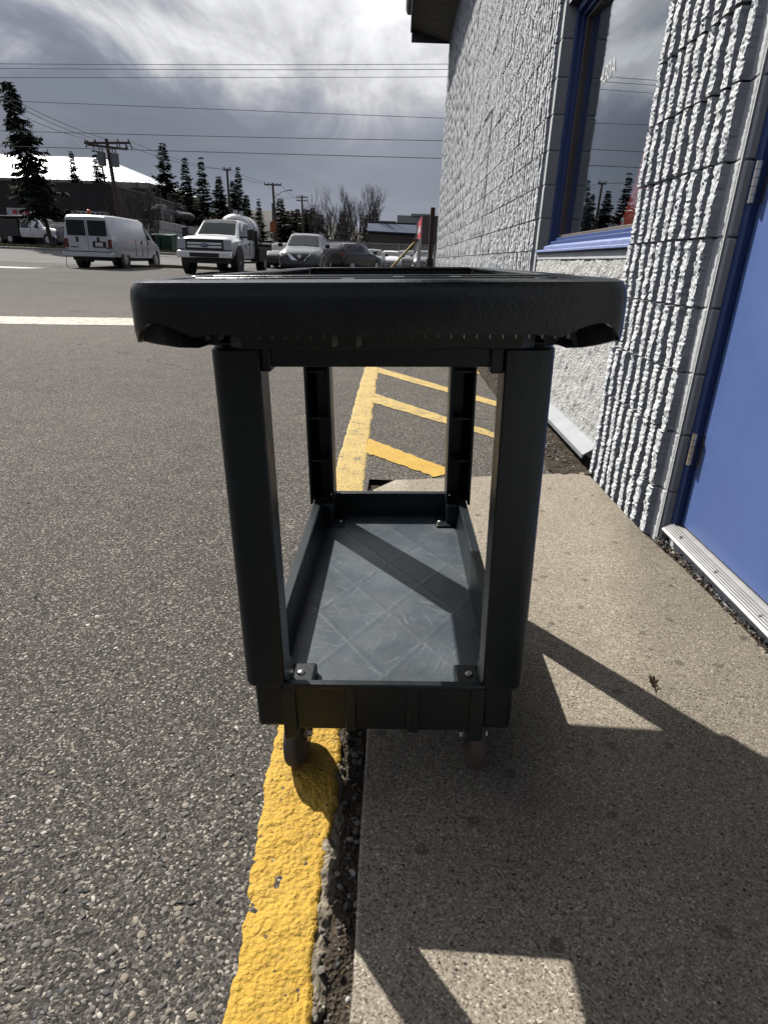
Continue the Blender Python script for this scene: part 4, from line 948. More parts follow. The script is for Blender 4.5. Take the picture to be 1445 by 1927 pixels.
def car(name, label, cat, x, y, rz, paint, Lc, Wc, Hc, hood=.95, belt=None, suv=True, group=None, seam=True, plate=True, badge=False, z=None):
    v = thing(name, label, cat, (x, y, H(x, y) if z is None else z), rz, group)
    l, wq = Lc/2, Wc/2; belt = belt or hood+.02
    rear = -l+.12 if suv else -l+.75
    wt = wq*.72
    st = [(-l,.48,.72,(belt if not suv else belt+.04),wq*.84,wq*.9,wq*.8),(-l+.12,.34,.80,(belt+.02 if not suv else belt+.25),wq*.92,wq*.97,wq*.82)]
    if suv: st += [(-l+.55,.30,belt,Hc-.05,wq*.93,wq,wt)]
    else: st += [(-l+.55,.28,belt-.06,belt+.03,wq*.93,wq,wq*.83),(-l+1.25,.28,belt,Hc-.05,wq*.93,wq,wt)]
    st += [(-.1*l,.28,belt,Hc,wq*.93,wq,wt),(.12*l,.28,belt,Hc-.02,wq*.93,wq,wt),(.22*l,.28,belt,Hc-.10,wq*.93,wq,wt),(.50*l,.28,belt-.05,hood+.06,wq*.93,wq*.99,wq*.82),(.60*l,.28,hood-.12,hood,wq*.93,wq*.98,wq*.84),(l-.25,.32,hood-.26,hood-.14,wq*.92,wq*.95,wq*.82),(l-.06,.36,hood-.40,hood-.26,wq*.86,wq*.88,wq*.75),(l,.42,hood-.46,hood-.34,wq*.80,wq*.82,wq*.70)]
    h = Hull(st); h.mesh().build('body', M[paint], v, bevel=.015, smooth=40)
    h.top(.235*l, .485*l, .96, .98).build('windshield', M['cglass'], v)
    if suv: h.top(-l+.50, -l+.15, .9, .9).build('rear_window', M['cglass'], v)
    else: h.top(-l+1.20, -l+.60, .95, .92).build('rear_window', M['cglass'], v)
    yr = -l+.65 if suv else -l+1.3
    ym = .0
    for sx in (-1, 1):
        h.side([(ym+.06,belt+.03),(.46*l,belt+.03),(.27*l,Hc-.17),(ym+.06,Hc-.12)], sx).build('side_window', M['cglass'], v)
        h.side([(yr,belt+.05),(ym-.04,belt+.03),(ym-.04,Hc-.12),(yr+.12,Hc-.15)], sx).build('side_window', M['cglass'], v)
        wheel(v, sx*(wq-.02), .60*l, .35, .11, sx, True); wheel(v, sx*(wq-.02), -.58*l, .35, .11, sx, True)
        pbox('mirror', 'blackp', v, *sorted((sx*wq, sx*(wq+.2))), .40*l, .40*l+.12, belt, belt+.16, bevel=.03)
        hl = MB(); a0, a1 = sorted((sx*wq*.55, sx*wq*.86)); hl.hexa([(a0,l-.3,hood-.42),(a1,l-.3,hood-.42),(a1,l-(.10 if sx > 0 else .02),hood-.42),(a0,l-(.02 if sx > 0 else .10),hood-.42)], [(a0,l-.5,hood-.22),(a1,l-.5,hood-.22),(a1,l-(.16 if sx > 0 else .10),hood-.24),(a0,l-(.10 if sx > 0 else .16),hood-.24)])
        hl.build('headlight', M['headl'], v, bevel=.01)
        pbox('tail_light', 'redl', v, *sorted((sx*wq*.66, sx*wq*.93)), -l-.012, -l+.25, belt-.22, belt-.02, bevel=.02)
    gr = MB(); gr.hexa([(-wq*.38,l-.1,hood-.50),(wq*.38,l-.1,hood-.50),(wq*.38,l+.02,hood-.50),(-wq*.38,l+.02,hood-.50)], [(-wq*.5,l-.3,hood-.27),(wq*.5,l-.3,hood-.27),(wq*.5,l-.02,hood-.27),(-wq*.5,l-.02,hood-.27)])
    go = gr.build('grille', M['blackp'], v, bevel=.01)
    if badge:
        for sx in (-1, 1): MB().hexa([(sx*wq*.14-.05,l+.0,hood-.53),(sx*wq*.3+.05,l+.0,hood-.53),(sx*wq*.3+.05,l+.035,hood-.53),(sx*wq*.14-.05,l+.035,hood-.53)], [(sx*wq*.52-.05,l-.2,hood-.25),(sx*wq*.52+.05,l-.2,hood-.25),(sx*wq*.52+.05,l+.0,hood-.25),(sx*wq*.52-.05,l+.0,hood-.25)]).build('grille_trim', M['chrome'], go)
        bdg = MB(); bdg.tube((0,l+.0,hood-.36),(0,l+.045,hood-.36),.085,n=18); bdg.build('badge', M['chrome'], go); MB().box(-.10,.10,l+.045,l+.05,hood-.38,hood-.34).build('badge_bar', M['chrome'], v)
    pbox('lower_bumper', 'blackp', v, -wq*.7, wq*.7, l-.3, l+.03, .30, .42, bevel=.02); pbox('rear_bumper', 'blackp', v, -wq*.8, wq*.8, -l-.04, -l+.2, .38, .56, bevel=.02)
    pbox('underbody', 'blackp', v, -wq*.8, wq*.8, -l+.3, l-.3, .2, .34, bevel=0)
    if suv:
        for sx in (-1, 1): pbox('roof_rail', 'galv', v, *sorted((sx*wt*.86, sx*wt*.93)), -l+.8, .1*l, Hc+.0, Hc+.05)
    return v
car('silver_car', 'silver grey family car with roof rails and chrome V shaped grille facing the cart', 'car', -4.36, 31.5, math.pi, 'vsilver', 5.0, 1.96, 1.74, 1.10, badge=True)
car('black_car', 'black tall car with dark windows parked right behind the silver car', 'car', -2.75, 38.6, R(-28), 'vblack', 4.6, 1.86, 1.55, 1.0)
car('green_car', 'dark green small saloon car facing the cart in front of the wire fence', 'car', -1.78, 45, math.pi, 'vgreen', 4.4, 1.76, 1.38, .92, suv=False)
car('white_car', 'white car half hidden behind the dark green saloon', 'car', -.62, 52.2, math.pi, 'vwhite', 4.5, 1.78, 1.42, .95, suv=False)
car('grey_car', 'grey tall car behind the fence and the yellow barrier arm', 'car', .66, 57, math.pi, 'vgrey', 4.7, 1.86, 1.55, 1.08)
car('silver_car', 'silver car at the far right, cut off by the brown post', 'car', 1.98, 52, math.pi, 'vsilver', 4.5, 1.78, 1.52, 1.0)
car('black_car', 'black car mostly hidden behind the left side of the silver family car', 'car', -6.95, 40, math.pi, 'vblack', 4.6, 1.8, 1.45, .98)
car('black_car', 'black car parked up on the terrace above the retaining wall', 'car', -19.4, 56.5, R(-120), 'vblack', 4.5, 1.78, 1.42, .95, suv=False, z=3.12)
# white work pickup and its neighbours on the far side of the road
def pickup(x, y, rz):
    v = thing('white_pickup', 'white crew cab work pickup with dark service body beyond the leaning spruce trunk', 'pickup truck', (x, y, H(x, y)+.05), rz)
    h = Hull([(-1.0,.55,1.1,1.78,.9,.94,.70),(-.85,.5,1.1,1.84,.92,.97,.74),(.5,.5,1.1,1.86,.93,.97,.75),(.9,.5,1.1,1.78,.93,.97,.73),(1.5,.5,1.08,1.24,.93,.97,.82),(2.4,.55,1.02,1.18,.93,.96,.84),(2.75,.62,.95,1.08,.88,.9,.78)])
    h.mesh().build('cab', M['vwhite'], v, bevel=.02, smooth=40); h.top(.92, 1.46, .95, .95).build('windshield', M['cglass'], v)
    for sx in (-1, 1):
        h.side([(.12,1.16),(1.22,1.16),(.90,1.66),(.12,1.74)], sx).build('door_window', M['cglass'], v); h.side([(-.85,1.16),(.02,1.16),(.02,1.74),(-.78,1.74)], sx).build('door_window', M['cglass'], v)
        wheel(v, sx*.97, 1.95, .38, .12, sx, True); wheel(v, sx*.97, -2.2, .38, .12, sx)
        pbox('mirror', 'blackp', v, *sorted((sx*1.0, sx*1.2)), 1.1, 1.2, 1.12, 1.4); pbox('door_handle', 'blackp', v, *sorted((sx*.96, sx*.99)), .2, .34, 1.0, 1.05)
        pbox('headlight', 'headl', v, *sorted((sx*.6, sx*.88)), 2.6, 2.79, .78, 1.0)
    pbox('service_body', 'blackp', v, -1.0, 1.0, -3.2, -1.06, .55, 1.75); pbox('ladder_rack', 'galv', v, -.9, .9, -3.2, .3, 1.95, 2.02); pbox('rack_post', 'galv', v, -.9, .9, -3.2, -3.1, 1.75, 1.95)
    pbox('bumper', 'chrome', v, -.95, .95, 2.7, 2.9, .5, .7); b = MB(); b.sphere((0,.2,2.12), .12, 10, 6); b.build('beacon', M['amber'], v)
    return v
pickup(-27.9, 51.5, R(-113))
car('dark_pickup', 'dark vehicle with a pale hood just right of the leaning spruce trunk', 'car', -24.4, 50.2, R(-113), 'vgrey', 4.8, 1.86, 1.6, 1.12)
car('black_car', 'black tall vehicle at the left frame edge behind the pickup', 'car', -32.5, 53.5, R(-113), 'vblack', 5.0, 1.95, 1.85, 1.15)

# ------------------------------------------------------------------ far buildings and walls
def bldg(name, label, x0, x1, y0, y1, z0, z1, mat):
    b = thing(name, label, 'building', (x0, y0, z0)); MB().box(0, x1-x0, 0, y1-y0, 0, z1-z0).build('wall', M[mat], b); return b
db = bldg('dark_shop', 'long dark clad shop building on the far left with pale sign boards', -62, -23.3, 50+5, 70.5, .6, 5.75, 'darkw')
for i in range(11):
    MB().box(38.70, 38.74, .3+i*1.4, .3+i*1.4+1.36, .5, 5.0).build('panel', M['brickb'], db)  # side face lighter brown than the front: its different lighting put into the colour
MB().box(38.68, 38.78, -.05, 15.55, 5.02, 5.17).build('parapet', M['tanw'], db)
for x0, x1, z0, z1, mm in ((29.9,32.2,2.6,3.15,'signw'),(34.4,37.9,2.35,2.65,'signw'),(35.4,38.2,2.75,3.1,'signw')):
    so_ = MB().box(x0, x1, -.25, -.1, z0, z1).build('sign_board', M[mm], db, bevel=.01)
for k in range(3): MB().box(30.4+k*.5, 30.75+k*.5, -.27, -.25, 2.72, 3.02).build('sign_letter', M['signred'], db)
for k in range(6): MB().box(35.7+k*.38, 35.95+k*.38, -.27, -.25, 2.82, 3.02).build('sign_letter', M['blackp'], db)
wf = MB().box(34.3, 38.2, -.12, .0, .7, 2.3).build('shop_window', M['blackp'], db)
for k in range(3): MB().box(34.45+k*1.27, 35.6+k*1.27, -.15, -.11, .85, 2.15).build('pane', M['cream'], wf)
# white metal roofed hall behind
hl = thing('hall', 'large tan hall with a hipped white metal roof catching the sun', 'building', (-28.4, 76, 2.0))
MB().box(-45, 0, .4, 22, 0, 5.7).build('wall', M['tanw'], hl)
rf = MB(); e0, e1, yb, ye, zz_, zr = -45.5, .5, -.2, 22.6, 5.85, 9.45
rf.add([(e0,yb,zz_),(e1,yb,zz_),(e1,ye,zz_),(e0,ye,zz_),(e0+9,11,zr),(e1-9.5,11,zr)], [(0,1,5,4),(1,2,5),(2,3,4,5),(3,0,4),(3,2,1,0)]); ro = rf.build('roof', M['roofw'], hl)
for k in range(56):
    x = e0+.4+k*.82
    t0 = max(0., min(1., (e1-x)/9.5)); t1 = max(0., min(1., (x-e0)/9)); t = min(t0, t1)
    MB().hexa([(x,yb,zz_),(x+.05,yb,zz_),(x+.05,yb+11.2*t,zz_+3.6*t),(x,yb+11.2*t,zz_+3.6*t)], [(x,yb,zz_+.06),(x+.05,yb,zz_+.06),(x+.05,yb+11.2*t,zz_+3.6*t+.06),(x,yb+11.2*t,zz_+3.6*t+.06)]).build('seam', M['roofw'], ro)
MB().box(e0, e1, yb-.08, yb+.0, zz_-.55, zz_+.02).build('fascia', M['tanw'], hl); MB().box(-8.5, -2.5, .2, .42, 3.6, 4.2).build('window', M['cream'], hl)
ld = bldg('low_roof', 'low annex with a snow white flat roof edge between dark shop and hall', -40, -29.5, 71.5, 75.5, 2, 6.05, 'roofw')
# retaining wall of big concrete blocks
rw = thing('retaining_wall', 'retaining wall of large pale concrete blocks running along the road', 'wall', (-17.35, 48, .55), rz=math.atan2(2.9, 52))
bk_ = MB().box(-.55, -.005, .012, 1.19, .008, .592).mesh('block', M['retw'])
for ci in range(4):
    for k in range(44):
        if ci == 3 and k > 40: continue
        o = link_mesh('block', bk_, rw); o.location = (random.uniform(-.02,.02), k*1.2+(.6 if ci % 2 else 0), ci*.6)
        o.modifiers.new('bevel', 'BEVEL').width = .02
# near end return
for ci in range(4):
    for k in range(2):
        o = link_mesh('block', bk_, rw); o.rotation_euler = (0,0,R(90)); o.location = (-.6-k*1.2+(0 if ci % 2 else .0), -.02, ci*.6); o.modifiers.new('bevel', 'BEVEL').width = .02
te = MB(); te.add([(-17.9,48.6,3.0),(-20.8,101,3.0),(-23.2,101,3.05),(-23.2,48.6,3.05),(-17.9,48.6,.3),(-20.8,101,.3),(-23.2,101,.3),(-23.2,48.6,.3)], [(0,1,2,3),(0,4,5,1),(1,5,6,2),(2,6,7,3),(3,7,4,0)])
tag(te.build('terrace', M['earth']), kind='structure')
te = MB(); te.add([(-23.3,71,2.2),(-19,101,3.0),(-14,150,3.5),(-120,150,4),(-120,71,2.2)], [(0,1,2,3,4)]); tag(te.build('back_yard', M['earth']), kind='structure')
bank = MB(); bank.add([(-11.0,50,H(-11,50)-.1),(-7.5,56,.15),(-8.5,80,.2),(-19,101,2.0),(-18.8,75,1.6),(-16.8,52,1.0),(-12,58,1.35),(-13.5,75,2.0)], [(0,1,6),(1,2,7,6),(2,3,7),(3,4,7),(4,5,6,7),(5,0,6)]); tag(bank.build('grass_bank', M['grass']), kind='structure')
# wire fences
def fence(name, label, p0, p1, hgt, step, mat='galv', group=None):
    a, b = Vector(p0), Vector(p1); L_ = (b-a).length; u = (b-a)/L_
    f = thing(name, label, 'fence', p0)
    nn = int(L_/step)
    for i in range(nn+1):
        q = u*(i*L_/nn); MB().tube(q, q+Vector((0,0,hgt+.05)), .035, n=8).build('post', M[mat], f)
    MB().tube(Vector((0,0,hgt)), u*L_+Vector((0,0,hgt)), .028, n=6).build('rail', M[mat], f)
    mm = MB(); sp = .24; k = int(L_/sp)
    for i in range(-int(hgt/sp), k):
        for sg in (1, -1):
            s0, s1 = i*sp, i*sp+hgt; z0, z1 = (0, hgt) if sg > 0 else (hgt, 0)
            if s0 < 0: z0 += sg*(-s0); s0 = 0
            if s1 > L_: z1 -= sg*(s1-L_); s1 = L_
            if s1 > s0: mm.tube(u*s0+Vector((0,0,z0)), u*s1+Vector((0,0,z1)), .003, n=3, caps=False)
    tag(mm.build('wire_mesh', M[mat], f), kind='stuff'); return f
fence('wire_fence', 'galvanised wire fence with top rail behind the parked cars', (-5.2,49,.05), (2.6,48.6,.05), 1.93, 2.6)
fence('wire_fence', 'tall grey wire fence standing on top of the retaining wall', (-18.2,49,3.0), (-20.9,100,3.0), 1.6, 3.0)
# red sign building, blue roofed building, far grey blocks
b2 = bldg('brown_building', 'tall brown clad building at the far right carrying the red sign', 1.96, 9, 60, 73, .05, 4.66, 'brickb')
rs = MB().box(-.06, -.002, .5, 11.5, 2.75, 4.58).build('red_sign', M['signred'], b2)
for k, (ya, yb_) in enumerate(((2.0,4.6),(5.0,6.6),(7.0,9.8))): MB().box(-.075, -.055, ya, yb_, 3.35+.1*(k % 2), 3.9+.1*(k % 2)).build('sign_stroke', M['signw'], rs)
bb = bldg('blue_roof_building', 'low dark brown building with a blue metal roof', -3.45, 1.74, 75, 85, .05, 3.75, 'brickb')
MB().hexa([(-.2,-.3,3.68),(5.35,-.3,3.60),(5.35,2.5,3.62),(-.2,2.5,3.7)], [(-.2,-.25,3.80),(5.35,-.25,3.72),(5.35,2.2,4.72),(-.2,2.2,4.72)]).build('roof', M['bluer'], bb)
MB().box(-.2, 5.35, 2.2, 2.5, 3.8, 4.85).build('roof_edge', M['darkw'], bb)
g2 = bldg('grey_building', 'pale grey flat block far behind the blue roof', -.5, 5.2, 110, 122, .05, 7.7, 'greyw'); MB().box(2.2, 5.7, -.2, 12, 7.6, 7.95).build('parapet', M['greyw'], g2)
bldg('dark_building', 'small dark flat roofed building far behind the blue roof', -3.6, -.7, 113, 122, .05, 6.95, 'tanw')
# brown post and beige trim at the far end of the block wall
bp = thing('brown_post', 'square brown wooden post at the far end of the block wall', 'post', (.86, 18.2, H(.9, 18.2)-.05))
MB().box(-.06, .06, -.06, .06, 0, 2.2).build('shaft', M['brownpost'], bp, bevel=.008); MB().box(-.09, .09, -.09, .09, 0, .95).build('sleeve', M['darkw'], bp, bevel=.008)
ba = thing('barrier', 'yellow barrier arm slanting up to a grey steel gate post', 'barrier', (.50, 20, H(.5, 20)))
MB().tube((.0,0,1.36), (-1.22,0,.03), .033, n=10).build('arm', M['ybar'], ba, smooth=40)
MB().box(.06, .16, -.05, .05, 0, 1.42).build('post', M['galv'], ba, bevel=.01); MB().box(-.09, .06, -.03, .03, 1.33, 1.42).build('bracket', M['redl'], ba, bevel=.01)
for x, lab in ((-16.75,'left one of two dark green dumpsters below the retaining wall'),(-15.95,'right one of two dark green dumpsters beside the truck mirror')):
    q = thing('dumpster', lab, 'dumpster', (x, 46.0, H(x, 46)+.06), group='green dumpsters'); MB().hexa([(-.33,-.5,0),(.33,-.5,0),(.33,.5,0),(-.33,.5,0)], [(-.37,-.6,.98),(.37,-.6,.98),(.37,.6,.98),(-.37,.6,.98)]).build('bin', M['bin'], q, bevel=.02)
    MB().hexa([(-.39,-.62,.985),(.39,-.62,.985),(.39,.62,.985),(-.39,.62,.985)], [(-.39,-.62,1.0),(.39,-.62,1.0),(.39,.6,1.12),(-.39,.6,1.12)]).build('lid', M['bin'], q, bevel=.01)
    for k in (-.2, 0, .2): MB().box(k-.025, k+.025, -.62, -.5, .15, .9).build('rib', M['bin'], q)

# ------------------------------------------------------------------ poles and cables
def pole(name, label, base, top, r, arms=(), lamp=None, tr=False):
    p = thing(name, label, 'utility pole' if arms else 'lamp post', base)
    t = Vector(top)-Vector(base); m = MB(); m.tube((0,0,-.2), t, r*1.25, r*.8, 10); m.build('shaft', M['pole'], p, smooth=50)
    for f, half, rz in arms:
        c = t*f; u = Vector((math.cos(rz), math.sin(rz), 0)); v_ = Vector((-u.y, u.x, 0))*.06
        a = MB(); a.hexa([c-u*half-v_-Vector((0,0,.06)), c+u*half-v_-Vector((0,0,.06)), c+u*half+v_-Vector((0,0,.06)), c-u*half+v_-Vector((0,0,.06))], [c-u*half-v_+Vector((0,0,.06)), c+u*half-v_+Vector((0,0,.06)), c+u*half+v_+Vector((0,0,.06)), c-u*half+v_+Vector((0,0,.06))]); ao = a.build('cross_arm', M['pole'], p)
        for s in (-.95, -.5, .5, .95):
            i_ = MB(); q = c+u*half*s+Vector((0,0,.06)); i_.tube(q, q+Vector((0,0,.16)), .05, .035, 8); i_.build('insulator', M['insul'], ao)
    if lamp:
        f, dx, dz = lamp; c = t*f; l_ = MB(); l_.path([c, c+Vector((dx*.5, 0, dz*.75)), c+Vector((dx, 0, dz))], .035, 6); lo = l_.build('lamp_arm', M['galv'], p); MB().box(c.x+dx-.25, c.x+dx+.25, c.y-.1, c.y+.1, c.z+dz-.06, c.z+dz+.04).build('lamp_head', M['galv'], lo)
    if tr:
        for sx, dz in ((-1, -1.15), (1, -1.2)):
            c = t+Vector((sx*.42, -.05, dz)); m = MB(); m.tube(c-Vector((0,0,.38)), c+Vector((0,0,.36)), .25, .27, 14); m.tube(c+Vector((0,0,.36)), c+Vector((0,0,.42)), .28, .22, 14); to_ = m.build('transformer', M['transf'], p, smooth=40)
            for k in (-.1, .1): MB().tube(c+Vector((k,0,.4)), c+Vector((k,0,.68)), .035, n=6).build('bushing', M['insul'], to_)
        for sx in (-1.25, -.8, .75, 1.2, 1.5):
            c = t+Vector((sx, 0, -.12)); MB().tube(c, c+Vector((.12*(1 if sx > 0 else -1), 0, -.42)), .035, n=6).build('fuse_holder', M['insul'], p)
    return p
A0 = Vector((-18.69, 45, .9)); A1 = Vector((-19.07, 45, 7.45))
pole('utility_pole', 'leaning wooden pole with two grey transformers above the white van', A0, A1, .13, ((.965, 1.65, R(-12)), (.93, 1.2, R(35))), tr=True)
B0, B1 = Vector((-15.6, 62, 2)), Vector((-15.70, 62, 7.95)); pole('utility_pole', 'plain slim pole among the spruces above the tank', B0, B1, .11, ((.985, .35, 0),))
C0, C1 = Vector((-12.85, 70, 1.6)), Vector((-13.13, 70, 7.75)); pole('utility_pole', 'pole with one cross arm and a street lamp right of the spruces', C0, C1, .13, ((.97, .85, 0),), lamp=(.78, 1.7, .75))
D0, D1 = Vector((-14.3, 100, 1)), Vector((-14.53, 100, 9.25)); pole('utility_pole', 'far pole with two cross arms in front of the dark pines', D0, D1, .15, ((.965, .8, 0), (.91, .8, 0)), lamp=(.76, 1.6, .6))
pole('lamp_post', 'short plain post between the pole and the lone spruce', (-15.05, 80, 1.5), (-15.12, 80, 6.6), .10)
pole('lamp_post', 'thin lamp post in front of the white metal roof', (-28.2, 66, 3), (-28.75, 66, 8.9), .09, lamp=(.99, .5, .05))
MB_ = MB(); 
og = thing('orange_sign', 'small orange sign panel beside the street lamp pole', 'sign', (-12.95, 68.5, 2.1)); MB().box(-.28, .28, -.04, .04, 1.1, 2.0).build('panel', M['orange'], og); MB().tube((0,0,0), (0,0,1.1), .04).build('leg', M['galv'], og)
def cable(pts, sag, r, label, group, n=24):
    a, b = Vector(pts[0]), Vector(pts[1]); P_ = [a.lerp(b, i/n)-Vector((0,0,sag*4*(i/n)*(1-i/n))) for i in range(n+1)]
    o = MB().path(P_, r, 5).build('overhead_cable', M['wire']); return tag(o, label, 'cable', group)
YW = 26.0; k = YW/20
def wz(z): return .875+(z-.875)*k
for (zl, zr_, sag, r_, lab) in ((5.83,6.15,.20,.016,'topmost overhead cable crossing the clouds'),(5.76,6.06,.22,.016,'second overhead cable from the top, close below the first'),(5.38,5.74,.12,.015,'third overhead cable from the top'),(4.703,4.657,.04,.017,'fourth overhead cable from the top, straight across the middle of the sky'),(4.27,4.38,.22,.020,'twisted fifth overhead cable sagging above the pole'),(3.574,3.66,.03,.022,'lowest overhead cable passing the pole top')):
    sl0 = (zr_-zl)/12.3; x0, x1 = -46., 24.
    za = zl+(x0/k+11.3)*sl0; zb_ = zr_+(x1/k-1.1)*sl0
    cable(((x0, YW, wz(za)), (x1, YW, wz(zb_))), sag*(70/16.)**1.3*.55 if False else sag*2.2, r_*.55, lab, 'overhead cables across the lot', 40)
def at(px_, py_, Yd):
    v = camo.matrix_world.to_3x3() @ Vector(((px_-W0/2)/FPX, -(py_-H0/2)/FPX, -1)); t = Yd/v.y; return Vector((0,0,EYE))+v*t
arm = A1-Vector((0,0,.05))
for i, (sx, q, lab) in enumerate(((-1.5,(0,188),'lowest of three cables running left from the transformer pole'),(-.8,(0,172),'middle of three cables running left from the transformer pole'),(.0,(0,164),'topmost of three cables running left from the transformer pole'))):
    cable((tuple(arm+Vector((sx,0,.05))), tuple(at(q[0]-60, q[1]-26, 30))), .25, .014, lab, 'cables from the transformer pole')
for i, (sx, lab) in enumerate(((.5,'cable from the transformer pole to the slim pole, lower one'),(1.5,'cable from the transformer pole to the slim pole, upper one'))):
    cable((tuple(arm+Vector((sx,0,.0))), tuple(B1+Vector((-.3+.6*i,0,-.05)))), .35, .014, lab, 'cables from the transformer pole')
for i in (0, 1):
    cable((tuple(B1+Vector((-.3+.6*i,0,-.05))), tuple(C1+Vector((-.8+1.6*i,0,-.1)))), .25, .014, ('left' if i == 0 else 'right')+' cable between the slim pole and the street lamp pole', 'cables along the road')
    cable((tuple(C1+Vector((-.8+1.6*i,0,-.1))), tuple(D1+Vector((-.7+1.4*i,0,-.2)))), .7, .018, ('left' if i == 0 else 'right')+' cable between the street lamp pole and the far pole', 'cables along the road')

# ------------------------------------------------------------------ trees
def conifer_mesh(h, r, seed, levels, per, droop=.25, thin=.8, sprays=5, bottom=.12):
    rr = random.Random(seed); m = MB()
    for li in range(levels):
        t = bottom+(1-bottom)*(li+rr.random()*.6)/levels; z = h*t
        Lb = r*(1-t)**thin*(.75+.5*rr.random())+.04*r
        for b in range(per):
            if rr.random() < .16: continue
            a = 2*math.pi*(b+rr.random()*.8)/per; ln = Lb*(.6+.55*rr.random()); u = Vector((math.cos(a), math.sin(a), 0)); sd = Vector((-u.y, u.x, 0)); z0 = z+rr.uniform(-.02, .02)*h
            pts = []
            for s in range(sprays+1):
                q = s/sprays; pts.append(Vector((0,0,z0))+u*(ln*q)+Vector((0,0,-droop*ln*q+.22*ln*q*q)))
            for s in range(sprays):
                p, q2 = pts[s], pts[s+1]; wd = .24*ln*(1.08-s/sprays)+.05
                for sg in (-1, 1):
                    if rr.random() < .15: continue
                    tip = p+(q2-p)*1.1+sd*sg*wd*(.6+.7*rr.random())+Vector((0,0,-.35*wd*rr.random()-.05*ln))
                    m.add([p, q2, tip, p+(tip-p)*.5+Vector((0,0,-.12*wd))], [(0,1,2),(0,2,3)])
            m.add([pts[-1]-sd*.05*ln, pts[-1]+sd*.05*ln, pts[-1]+u*.12*ln+Vector((0,0,.02))], [(0,1,2)])
    return m
_cm = {}
def conifer(x, y, z, h, r, kind, label, mat='needle', lean=(0, 0), group='spruces along the terrace'):
    t = thing('spruce', label, 'tree', (x, y, z), random.uniform(0, 6.28), group)
    t.rotation_euler = (lean[1], lean[0], 0)
    if (kind, mat) not in _cm:
        if kind < 3: m = conifer_mesh(1., .29, 40+kind, 26, 7, .06+.05*kind, .95, 6, .06)
        elif kind < 5: m = conifer_mesh(1., .25, 40+kind, 30, 9, .12, .8, 5, .02)
        else: m = conifer_mesh(1., .30, 40+kind, 24, 7, .42, .60, 8, .24)
        _cm[(kind, mat)] = m.mesh('crown', M[mat]); 
    c = link_mesh('crown', _cm[(kind, mat)], t); c.scale = (h*r/.22, h*r/.22, h); c.rotation_euler = (0, 0, random.uniform(0, 6.28))
    MB().tube((0,0,-.1), (0,0,h*.97), h*.014+.02, .01, 8).build('trunk', M['bark'], t); return t
TZt = 3.0
for px_, ty, Yd, bz, r, kd, lab in ((305,268,58,2.9,.23,0,'tall spruce with clear tiers left of the tanker truck'),(347,295,60,2.9,.21,1,'slim spruce, second from the left above the retaining wall'),(377,295,62,2.9,.20,2,'slim spruce, third from the left above the retaining wall'),(411,332,66,2.9,.27,3,'short bushy spruce behind the tank'),(447,313,72,2.5,.18,1,'tall narrow spruce right of the slim pole'),(437,338,70,2.5,.2,0,'small spruce just right of the slim pole'),(463,365,75,2.0,.24,4,'bushy low spruce behind the right end of the tank'),(486,373,88,2.5,.2,2,'lone small spruce between tank and lamp pole')):
    p = at(px_, ty, Yd); conifer(p.x, Yd, bz, p.z-bz, r, kd, lab)
for px_, ty, Yd, bz, r, kd, lab in ((124,283,70,4.0,.16,0,'scrawny young spruce in front of the white roof'),(176,281,69,3.5,.20,2,'leaning ragged spruce left of the transformer pole')):
    p = at(px_, ty, Yd); conifer(p.x+.5, Yd, bz, p.z-bz, r, kd, lab, lean=(-.06 if px_ > 150 else 0, 0), group='spruces before the hall')
i = 0
labs = ['tall dense pine directly right of the street lamp pole','narrow pine second in the dark row','low pine third in the dark row','broad pine fourth in the dark row','small pine left of the far pole','pine just right of the far pole','low pine before the bare trees','pine half hidden behind the left bare tree','dark pine between the two large bare trees','dark pine behind the rightmost bare tree','small lone pine above the blue roof']
for px_, ty, Yd, r in ((527,373,112,.26),(541,395,115,.22),(551,396,112,.26),(560,391,118,.24),(572,393,116,.2),(579,392,110,.28),(588,391,113,.25),(604,402,110,.28),(646,398,104,.3),(692,402,108,.26),(706,394,104,.28)):
    p = at(px_, ty, Yd); conifer(p.x, Yd, .1, p.z-.1, r, 3+(i % 2), labs[i], 'needle2', group='pines at the end of the road'); i += 1
# the big leaning spruce across the road
sp0 = at(101, 470, 43.5); spt = at(10, 148, 43.5); sp0.z = H(sp0.x, 43.5)
hh = (spt-sp0).length
conifer(sp0.x, 43.5, sp0.z, hh, .155, 5, 'big dark leaning spruce at the left frame edge', lean=(math.atan2(spt.x-sp0.x, spt.z-sp0.z), 0), group=None)
def bare_mesh(h, seed, depth=5, spread=.5, n0=3, up_=.25):
    rr = random.Random(seed); m = MB()
    def br(p, d_, ln, r, k):
        q = p+d_*ln*.5+Vector((rr.uniform(-1,1), rr.uniform(-1,1), 0))*ln*.05; e = q+(d_+Vector((rr.uniform(-.2,.2), rr.uniform(-.2,.2), .08))).normalized()*ln*.5
        m.path([p, q, e], [r, r*.85, r*.68], 4 if k > 2 else 3)
        if k == 0: return
        for _ in range(rr.choice((2, 3, 3)) if k < depth else n0):
            nd_ = (d_+Vector((rr.uniform(-1,1), rr.uniform(-1,1), rr.uniform(-.1,.6)))*spread+Vector((0,0,up_))).normalized()
            br(e if rr.random() < .7 else q, nd_, ln*rr.uniform(.62, .84), r*.6, k-1)
    br(Vector((0,0,-.05)), Vector((rr.uniform(-.05,.05), 0, 1)).normalized(), h*.26, h*.018, depth); return m
_bm = {}
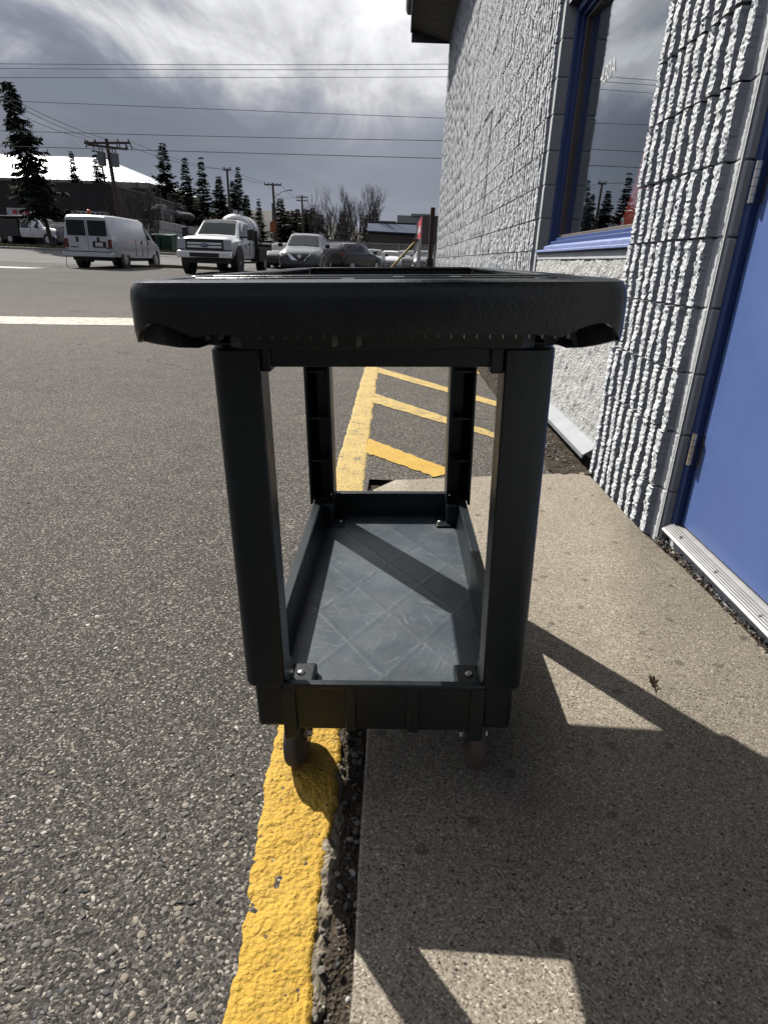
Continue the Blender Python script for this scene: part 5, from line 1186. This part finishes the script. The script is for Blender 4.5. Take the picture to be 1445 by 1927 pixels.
def bare(x, y, z, h, kind, label, group='bare trees'):
    t = thing('bare_tree', label, 'tree', (x, y, z), random.uniform(0, 6.28), group)
    if kind not in _bm: 
        mm = bare_mesh(1., 60+kind, 6, .62, 5); zt = max(v[2] for v in mm.v); mm.v = [(a/zt, b/zt, c_/zt) for a, b, c_ in mm.v]; _bm[kind] = mm.mesh('crown', M['twig'])
    c = link_mesh('crown', _bm[kind], t); c.scale = (h, h, h); MB().tube((0,0,-.1), (0,0,h*.2), h*.022, h*.018, 7).build('trunk', M['bark'], t); return t
for px_, ty, Yd, kd, lab in ((606,352,82,0,'leftmost large bare tree behind the silver car'),(627,372,86,1,'thin bare tree second from the left'),(655,343,78,2,'large bare tree in the middle of the group'),(692,342,80,3,'spreading bare tree on the right of the group'),(675,375,84,1,'small bare tree between the two large ones')):
    p = at(px_, ty, Yd); bare(p.x, Yd, .1, p.z-.1, kd, lab)
for px_, ty, Yd, kd, lab in ((235,345,46.5,1,'bare shrub tree right of the transformer pole'),(262,335,47,2,'bare tree in front of the brown side wall'),(288,345,47.3,3,'bare tree beside the near end of the retaining wall'),(205,375,46.6,0,'low bare tree behind the van roof'),(320,360,55,2,'bare shrub on the terrace below the tall spruce')):
    p = at(px_, ty, Yd); bz = H(p.x, Yd) if px_ < 300 else 3.0; bare(p.x, Yd, bz, p.z-bz, kd, lab, 'bare trees by the road')
# brush and pale clutter at the foot of the bare trees
i = 0
for px_, Yd in ((596,78),(618,77),(640,76),(662,75),(680,78)):
    p = at(px_, 452, Yd); bare(p.x, Yd, .1, random.uniform(2.6, 3.6), i % 4, ('brush clump %s' % ('left of the bare trees','under the leftmost bare tree','under the middle bare tree','under the right bare tree','beside the blue roofed building')[i]), 'brush under the bare trees'); i += 1
cl = MB(); rr = random.Random(9)
for q in range(60):
    p = at(rr.uniform(585, 695), 440, rr.uniform(80, 96)); s = rr.uniform(.3, 1.0); z = rr.uniform(1.9, 2.9); cl.box(p.x-s, p.x+s, p.y-.4, p.y+.4, z-.25*s, z+.25*s)
tag(cl.build('clutter', simple('pale_clutter', (.32,.31,.30), .8, 0, .5, .8)), 'pale jumble of stored junk beyond the fence under the bare trees', 'junk', kind='stuff')
mnd = MB(); mnd.add([(-14,78,0),(-2,76,0),(1,90,.2),(-2,100,2.4),(-10,100,2.6),(-17,100,2.2)], [(0,1,2,3,4,5)]); tag(mnd.build('earth_bank', M['earth']), kind='structure')
hb = MB(); xs_ = np.linspace(-330, 60, 60); rows = []
for yy, f in ((300,0),(340,.6),(400,1.0),(520,1.05)):
    rows.append([(float(x), yy, -1+f*(10+26*float(fbm(x, 3., .012, 4, 5))*(1 if x < -60 else max(.25, 1-(x+60)/90)))) for x in xs_])
hb.loft(rows, closed=False, cap=False); tag(hb.build('hills', M['hill'], smooth=60), kind='structure')
